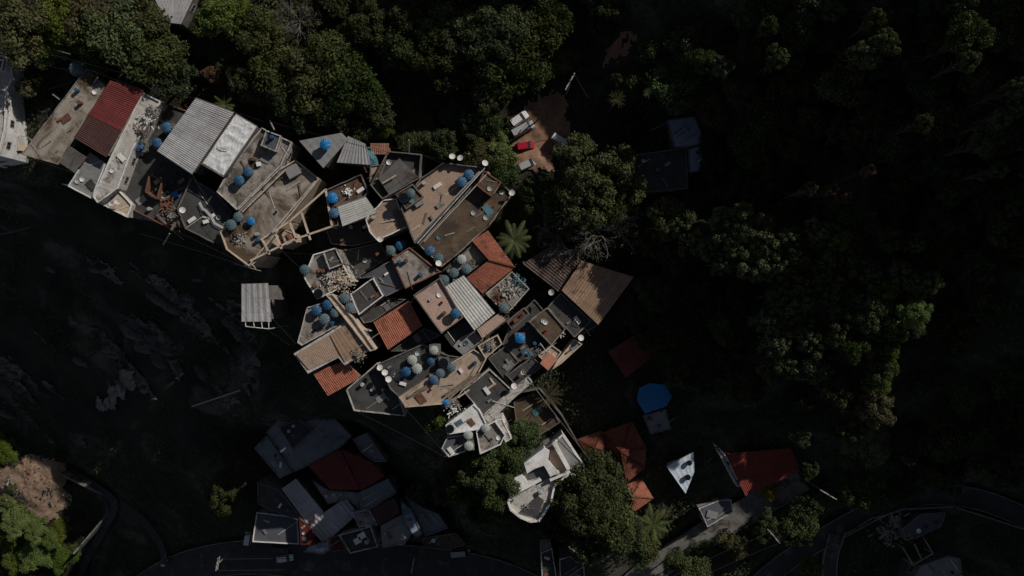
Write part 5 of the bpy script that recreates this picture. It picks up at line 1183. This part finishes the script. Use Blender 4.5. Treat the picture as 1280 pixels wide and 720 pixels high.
LIT = """f 25 32 40;e 72 25 34;e 62 52 26;f 105 20 30;a 150 40 48;a 190 62 38;c 215 92 26;e 272 14 30;e 300 22 22;a 322 38 28;e 48 52 24;f 32 108 13;c 45 92 12;a 125 65 28;c 165 95 26;f 180 20 30;b 95 48 24;
x 372 22 34;a 345 88 32;f 385 98 40;b 422 68 36;a 440 108 38;c 458 32 30;c 470 135 24;e 474 162 14;c 410 135 30;c 362 125 30;c 330 112 22;c 300 98 20;c 452 158 20;r 262 92 13;p 282 132 14;f 415 105 24;d 500 60 26;
c 548 62 34;c 590 42 40;D 625 38 48;b 645 85 40;a 662 45 38;b 692 70 26;c 560 92 26;c 612 115 28;a 690 18 28;c 552 178 20;b 606 150 20;e 622 190 20;b 630 216 18;c 590 155 18;c 512 22 26;f 600 195 22;e 634 198 11;f 618 205 16;
G 746 222 62;a 755 240 36;b 700 246 30;x 745 285 58;x 700 296 38;x 775 268 34;c 670 245 26;p 642 301 24;q 770 125 12;q 808 120 7;
a 840 272 22;g 826 268 18;g 868 292 26;g 905 282 24;G 938 290 40;g 962 305 28;g 902 330 14;b 1002 322 20;g 1020 290 18;a 1040 322 26;e 1046 302 16;g 1000 352 22;G 990 400 34;g 970 425 22;g 1002 452 32;g 975 372 20;h 960 465 12;g 1052 395 22;a 1092 372 26;e 1128 382 34;g 1110 412 26;g 1136 350 15;h 1162 350 13;b 1060 432 18;a 1100 462 18;f 1096 500 22;g 1056 540 15;f 1088 555 28;g 1120 572 20;a 1108 300 14;g 1140 305 12;g 1082 68 20;g 1106 55 18;g 1092 25 14;a 1208 45 24;g 1206 78 14;g 970 72 15;a 880 76 15;g 902 84 14;g 960 32 12;g 1264 112 14;g 1266 136 13;g 1244 152 14;a 1228 180 18;g 1150 156 12;g 1242 215 10;r 1036 240 11;r 1082 215 9;r 1052 248 9;h 1010 238 9; c 812 300 20;g 855 285 20;g 830 285 18;g 975 330 20;g 1000 375 22;g 960 400 20;g 1040 350 20;a 1065 365 20;g 1085 345 16;g 1045 420 18;g 1030 455 20;g 980 450 18;a 1075 385 18;g 1120 340 16;a 1140 410 14;g 1095 440 16;a 1060 320 16;g 985 300 16;g 1090 515 16;a 1075 560 16;h 1003 550 10;g 985 380 24;g 1012 425 22;g 1035 365 20;e 1120 400 26;e 1105 360 18;e 1112 440 14;e 1098 480 14;f 1104 520 18;g 1075 535 18;g 1108 578 18;g 1062 575 14;g 945 330 24;g 920 300 20;g 885 310 16;e 1140 392 18;g 1020 345 18;g 1075 340 18;g 1085 400 20;
e 551 526 18;a 590 602 34;B 620 592 44;b 655 546 20;a 622 632 24;c 562 612 24;a 600 640 18;D 740 625 56;c 700 655 28;a 762 650 38;c 712 605 24;c 780 672 30;b 800 690 22;p 815 655 26;c 742 680 30;q 686 495 20;x 520 620 20;f 276 615 18;r 262 622 12;a 280 632 13;
e 18 648 22;e 45 690 24;e 0 562 20;e 72 660 15;e 15 690 24;e 42 660 18;e 72 695 20;f 88 688 12;f 15 610 7;b 74 570 8;e 0 665 20;f 30 712 20;e 60 672 16;e 8 625 10;
y 964 617 9;a 1000 652 22;c 1012 638 20;c 962 662 20;f 920 682 18;c 880 697 18;a 870 716 20;q 898 620 9;e 1016 714 14;c 1010 588 14;c 985 665 18;c 940 672 14;c 1008 672 14;b 845 705 14;q 830 640 9"""
placed = []
for row in LIT.replace('\n', '').split(';'):
    k, a, b, r_ = row.split(); a, b, r_ = int(a), int(b), int(r_)
    small = r_ < 13 and k in 'abcdef'
    put(k, a, b, r_, lab(('small ' if small else '') + LOOK[k], a, b), lit=(a > 700 and b < 600), hmul=.38 if (a < 110 and b > 560) else 1.)
    placed.append((a, b, r_))
# dim trees filling the shaded woods
ZON = [[(235,-30),(720,-30),(720,110),(640,125),(640,210),(560,195),(480,180),(380,160),(240,115)],
       [(720,-30),(1310,-30),(1310,590),(1170,600),(1060,640),(1010,590),(880,555),(840,520),(840,480),(770,380),(800,300),(760,230),(715,110)]]
KEEP = [[(690,95),(790,60),(800,150),(715,200)], [(830,540),(900,490),(1050,500),(1070,600),(960,640),(830,620)], [(625,115),(725,110),(720,225),(640,232)], [(770,180),(850,130),(890,130),(905,235),(780,255)], [(740,30),(810,30),(810,90),(740,100)], [(735,400),(830,400),(830,480),(745,480)], [(800,140),(835,140),(840,185),(780,190)]]
cand = []
rr = random.Random(4); tries = 0
while len(cand) < 150 and tries < 9000:
    tries += 1; a = rr.uniform(240, 1300); b = rr.uniform(-20, 620)
    if not any(inside(a, b, z) for z in ZON): continue
    if any(inside(a, b, z) for z in KEEP): continue
    r_ = rr.uniform(16, 32)
    if any(math.hypot(a - x, b - y) < .62 * (r_ + q) for x, y, q in placed + cand): continue
    cand.append((a, b, r_))
for a, b, r_ in cand:
    if a > 1310 or b > 640: continue
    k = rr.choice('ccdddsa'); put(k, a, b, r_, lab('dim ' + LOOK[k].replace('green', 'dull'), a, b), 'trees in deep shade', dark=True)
# undergrowth on the ground between trees and on the slopes
n = 190000; xs = NR.uniform(-112, 108, n); ys = NR.uniform(-66, 70, n); z = T(xs, ys)
nzv = np.array([noise.fractal(Vector((x * .09, y * .09, 0)), 1., 2., 5) for x, y in zip(xs, ys)]); z = z + nzv * 1.1
_, rkk = roadz(xs, ys); k_ = K0 * (CH - z) / CH; pxs = 640 + xs / k_; pys = 360 - ys / k_
keep = rkk < .55
YD = [(625,110),(715,110),(715,225),(625,225)]; SC = [(0,580),(40,566),(88,585),(84,640),(30,650)]
dens = np.array([noise.noise(Vector((x * .14, y * .14, 9))) for x, y in zip(xs, ys)])
left = (pxs < 560) & (pys > 215 + pxs * .35) & (pys < 560)
keep &= ~(left & (dens < .12)) & (dens > -.45)
keep &= ~((pxs > 625) & (pxs < 715) & (pys > 118) & (pys < 222)) & ~((pxs > 742) & (pxs < 800) & (pys > 36) & (pys < 90))
keep &= ~((pxs < 84) & (pys > 572) & (pys < 650) & (NR.rand(n) < .93)) & ~((pxs > 112) & (pxs < 175) & (pys > 455) & (pys < 520))
c = np.stack([xs, ys, z], 1)[keep]; m_ = len(c)
nn = NR.normal(size=(m_, 3)) * .6 + np.array([0, 0, 1]); nn /= np.linalg.norm(nn, axis=1)[:, None]
a = np.cross(nn, NR.normal(size=(m_, 3))); a /= np.linalg.norm(a, axis=1)[:, None]; b = np.cross(nn, a); s = NR.uniform(.14, .34, m_)[:, None]
c[:, 2] += NR.uniform(.1, .7, m_)
v = np.stack([c - a * s, c + b * s * .5, c + a * s, c - b * s * .5], 1).reshape(-1, 3)
o = bpy.data.objects.new('undergrowth', quadmesh('undergrowth', v, 'leafdark')); C.objects.link(o); tag(o, 'low leafy undergrowth covering the slopes between the trees', 'undergrowth', kind='stuff')

# ---------------------------------------------------------------- small clutter on the flat roofs
cr = random.Random(77)
def flat_keys():
    for key in H:
        if key in ('villa', 'red','tarp','o13','tan21','or22','red32','hip','hip2','bluetarp','red49','biggrey'): continue
        rt = H[key]
        if rt.name.startswith(('white_corr', 'brown_corr', 'tan_corr')): continue
        yield key, rt
for key, rt in flat_keys():
    rf = [ch for ch in rt.children if ch.name.split('.')[0] == 'roof']; par = [ch for ch in rt.children if ch.name.startswith('parapet')]
    if len(rf) != 1 or len(rf[0].data.polygons) > 20: continue
    me = rf[0].data; top = me.polygons[0]; L0 = rt.location
    poly = [(me.vertices[i].co.x + L0.x, me.vertices[i].co.y + L0.y, me.vertices[i].co.z + L0.z) for i in top.vertices]
    z = poly[0][2]; ar = abs(area2(poly)) / 2; pin = inset(ccw(poly), .7)
    if z < -12: num = 3
    else: num = int(min(12, 2 + ar / 9))
    for _ in range(num):
        x, y = rnd_in(pin); q = PX(x, y, z); k = cr.choice(('plank', 'plank', 'pipe', 'bucket', 'block', 'block', 'sheet', 'drum', 'basin', 'pipe'))
        ang = cr.choice((.6, .6, 2.2, cr.uniform(0, 3.1)))
        dx, dy = math.cos(ang), math.sin(ang)
        if k == 'plank':
            l = cr.uniform(.5, 1.5); o = MB().bar((x - dx * l, y - dy * l, z + .05), (x + dx * l, y + dy * l, z + .05 + cr.uniform(0, .3)), cr.uniform(.12, .3), .05).build('plank', cr.choice(('wood', 'wood', 'cream', 'pole')), None); tag(o, lab('loose plank', *q), 'plank', 'loose planks on the roofs')
        elif k == 'pipe':
            l = cr.uniform(.7, 2.2); o = MB().tube([(x - dx * l, y - dy * l, z + .06), (x, y, z + .09), (x + dx * l, y + dy * l, z + .06)], .045, 6).build('pipe', cr.choice(('pole', 'white', 'rust')), None); tag(o, lab('thin pipe', *q), 'pipe', 'pipes lying on the roofs')
        elif k == 'bucket':
            o = MB().lathe([(.16, 0), (.22, .34), (.2, .34), (.15, .05)], (x, y, z), n=14).build('bucket', cr.choice(('tblue', 'white', 'tblack', 'carred')), None); tag(o, lab('small bucket', *q), 'bucket', 'buckets on the roofs')
        elif k == 'block':
            s_ = cr.uniform(.3, .7); o = MB().bar((x - dx * s_, y - dy * s_, z + .15), (x + dx * s_, y + dy * s_, z + .15), s_ * .9, .3).build('masonry_block', cr.choice(('kerb', 'brick', 'conc', 'white')), None); tag(o, lab('low masonry block', *q), 'block', 'masonry blocks on the roofs')
        elif k == 'sheet':
            s_ = cr.uniform(.5, .9); o = MB().bar((x - dx * s_, y - dy * s_, z + .1), (x + dx * s_, y + dy * s_, z + .22), s_ * 1.3, .03).build('metal_sheet', cr.choice(('sheetdark', 'rust', 'grey', 'tarpteal')), None); tag(o, lab('loose panel', *q), 'panel', 'loose panels on the roofs')
        elif k == 'drum':
            o = MB().lathe([(.28, 0), (.3, .3), (.28, .6), (.3, .85), (.24, .88)], (x, y, z), n=16).build('drum', cr.choice(('tblue', 'rust', 'twhite')), None); tag(o, lab('upright drum', *q), 'drum', 'drums on the roofs')
        else:
            o = MB().lathe([(.25, 0), (.4, .16), (.37, .16), (.22, .04)], (x, y, z), n=16).build('wash_basin', cr.choice(('twhite', 'white', 'tgrey')), None); tag(o, lab('round wash basin', *q), 'basin', 'basins on the roofs')
# more service wires strung between the roofs
for a_, b_, z1, z2 in (((27,193),(150,238),4,4),((108,86),(180,113),6,6),((60,112),(110,95),5,6),((190,105),(330,152),7,6),((150,238),(230,300),4,2),((175,292),(300,330),2,3),((205,282),(310,332),2,3),((240,218),(288,300),5,3),((327,160),(370,200),6,5),((298,262),(380,340),4,4),((307,313),(392,318),3,4),((407,237),(464,232),4,4),((425,300),(430,330),3,4),((463,180),(528,190),4,5),((528,194),(554,204),5,5),((480,250),(555,204),4,5),((510,310),(590,301),4,4),((551,340),(517,369),4,4),((466,347),(440,400),4,4),((485,437),(560,444),3,4),((528,408),(555,419),3,3),((603,367),(660,402),4,3),((632,400),(690,470),4,3),((650,423),(700,366),2,4),((579,397),(640,487),4,3),((503,507),(559,571),3,2),((609,447),(680,460),4,3),((640,487),(700,432),3,3),((674,484),(640,492),2,2),((443,513),(556,571),2,2),((432,487),(335,540),3,-12),((370,430),(300,355),3,2),((606,210),(664,150),4,2),((720,420),(760,400),3,3)):
    p_ = P(*a_, z1); q_ = P(*b_, z2); wirel(p_, q_, lab('thin service wire', (a_[0] + b_[0]) / 2, (a_[1] + b_[1]) / 2), cr.uniform(.1, .5), .02)
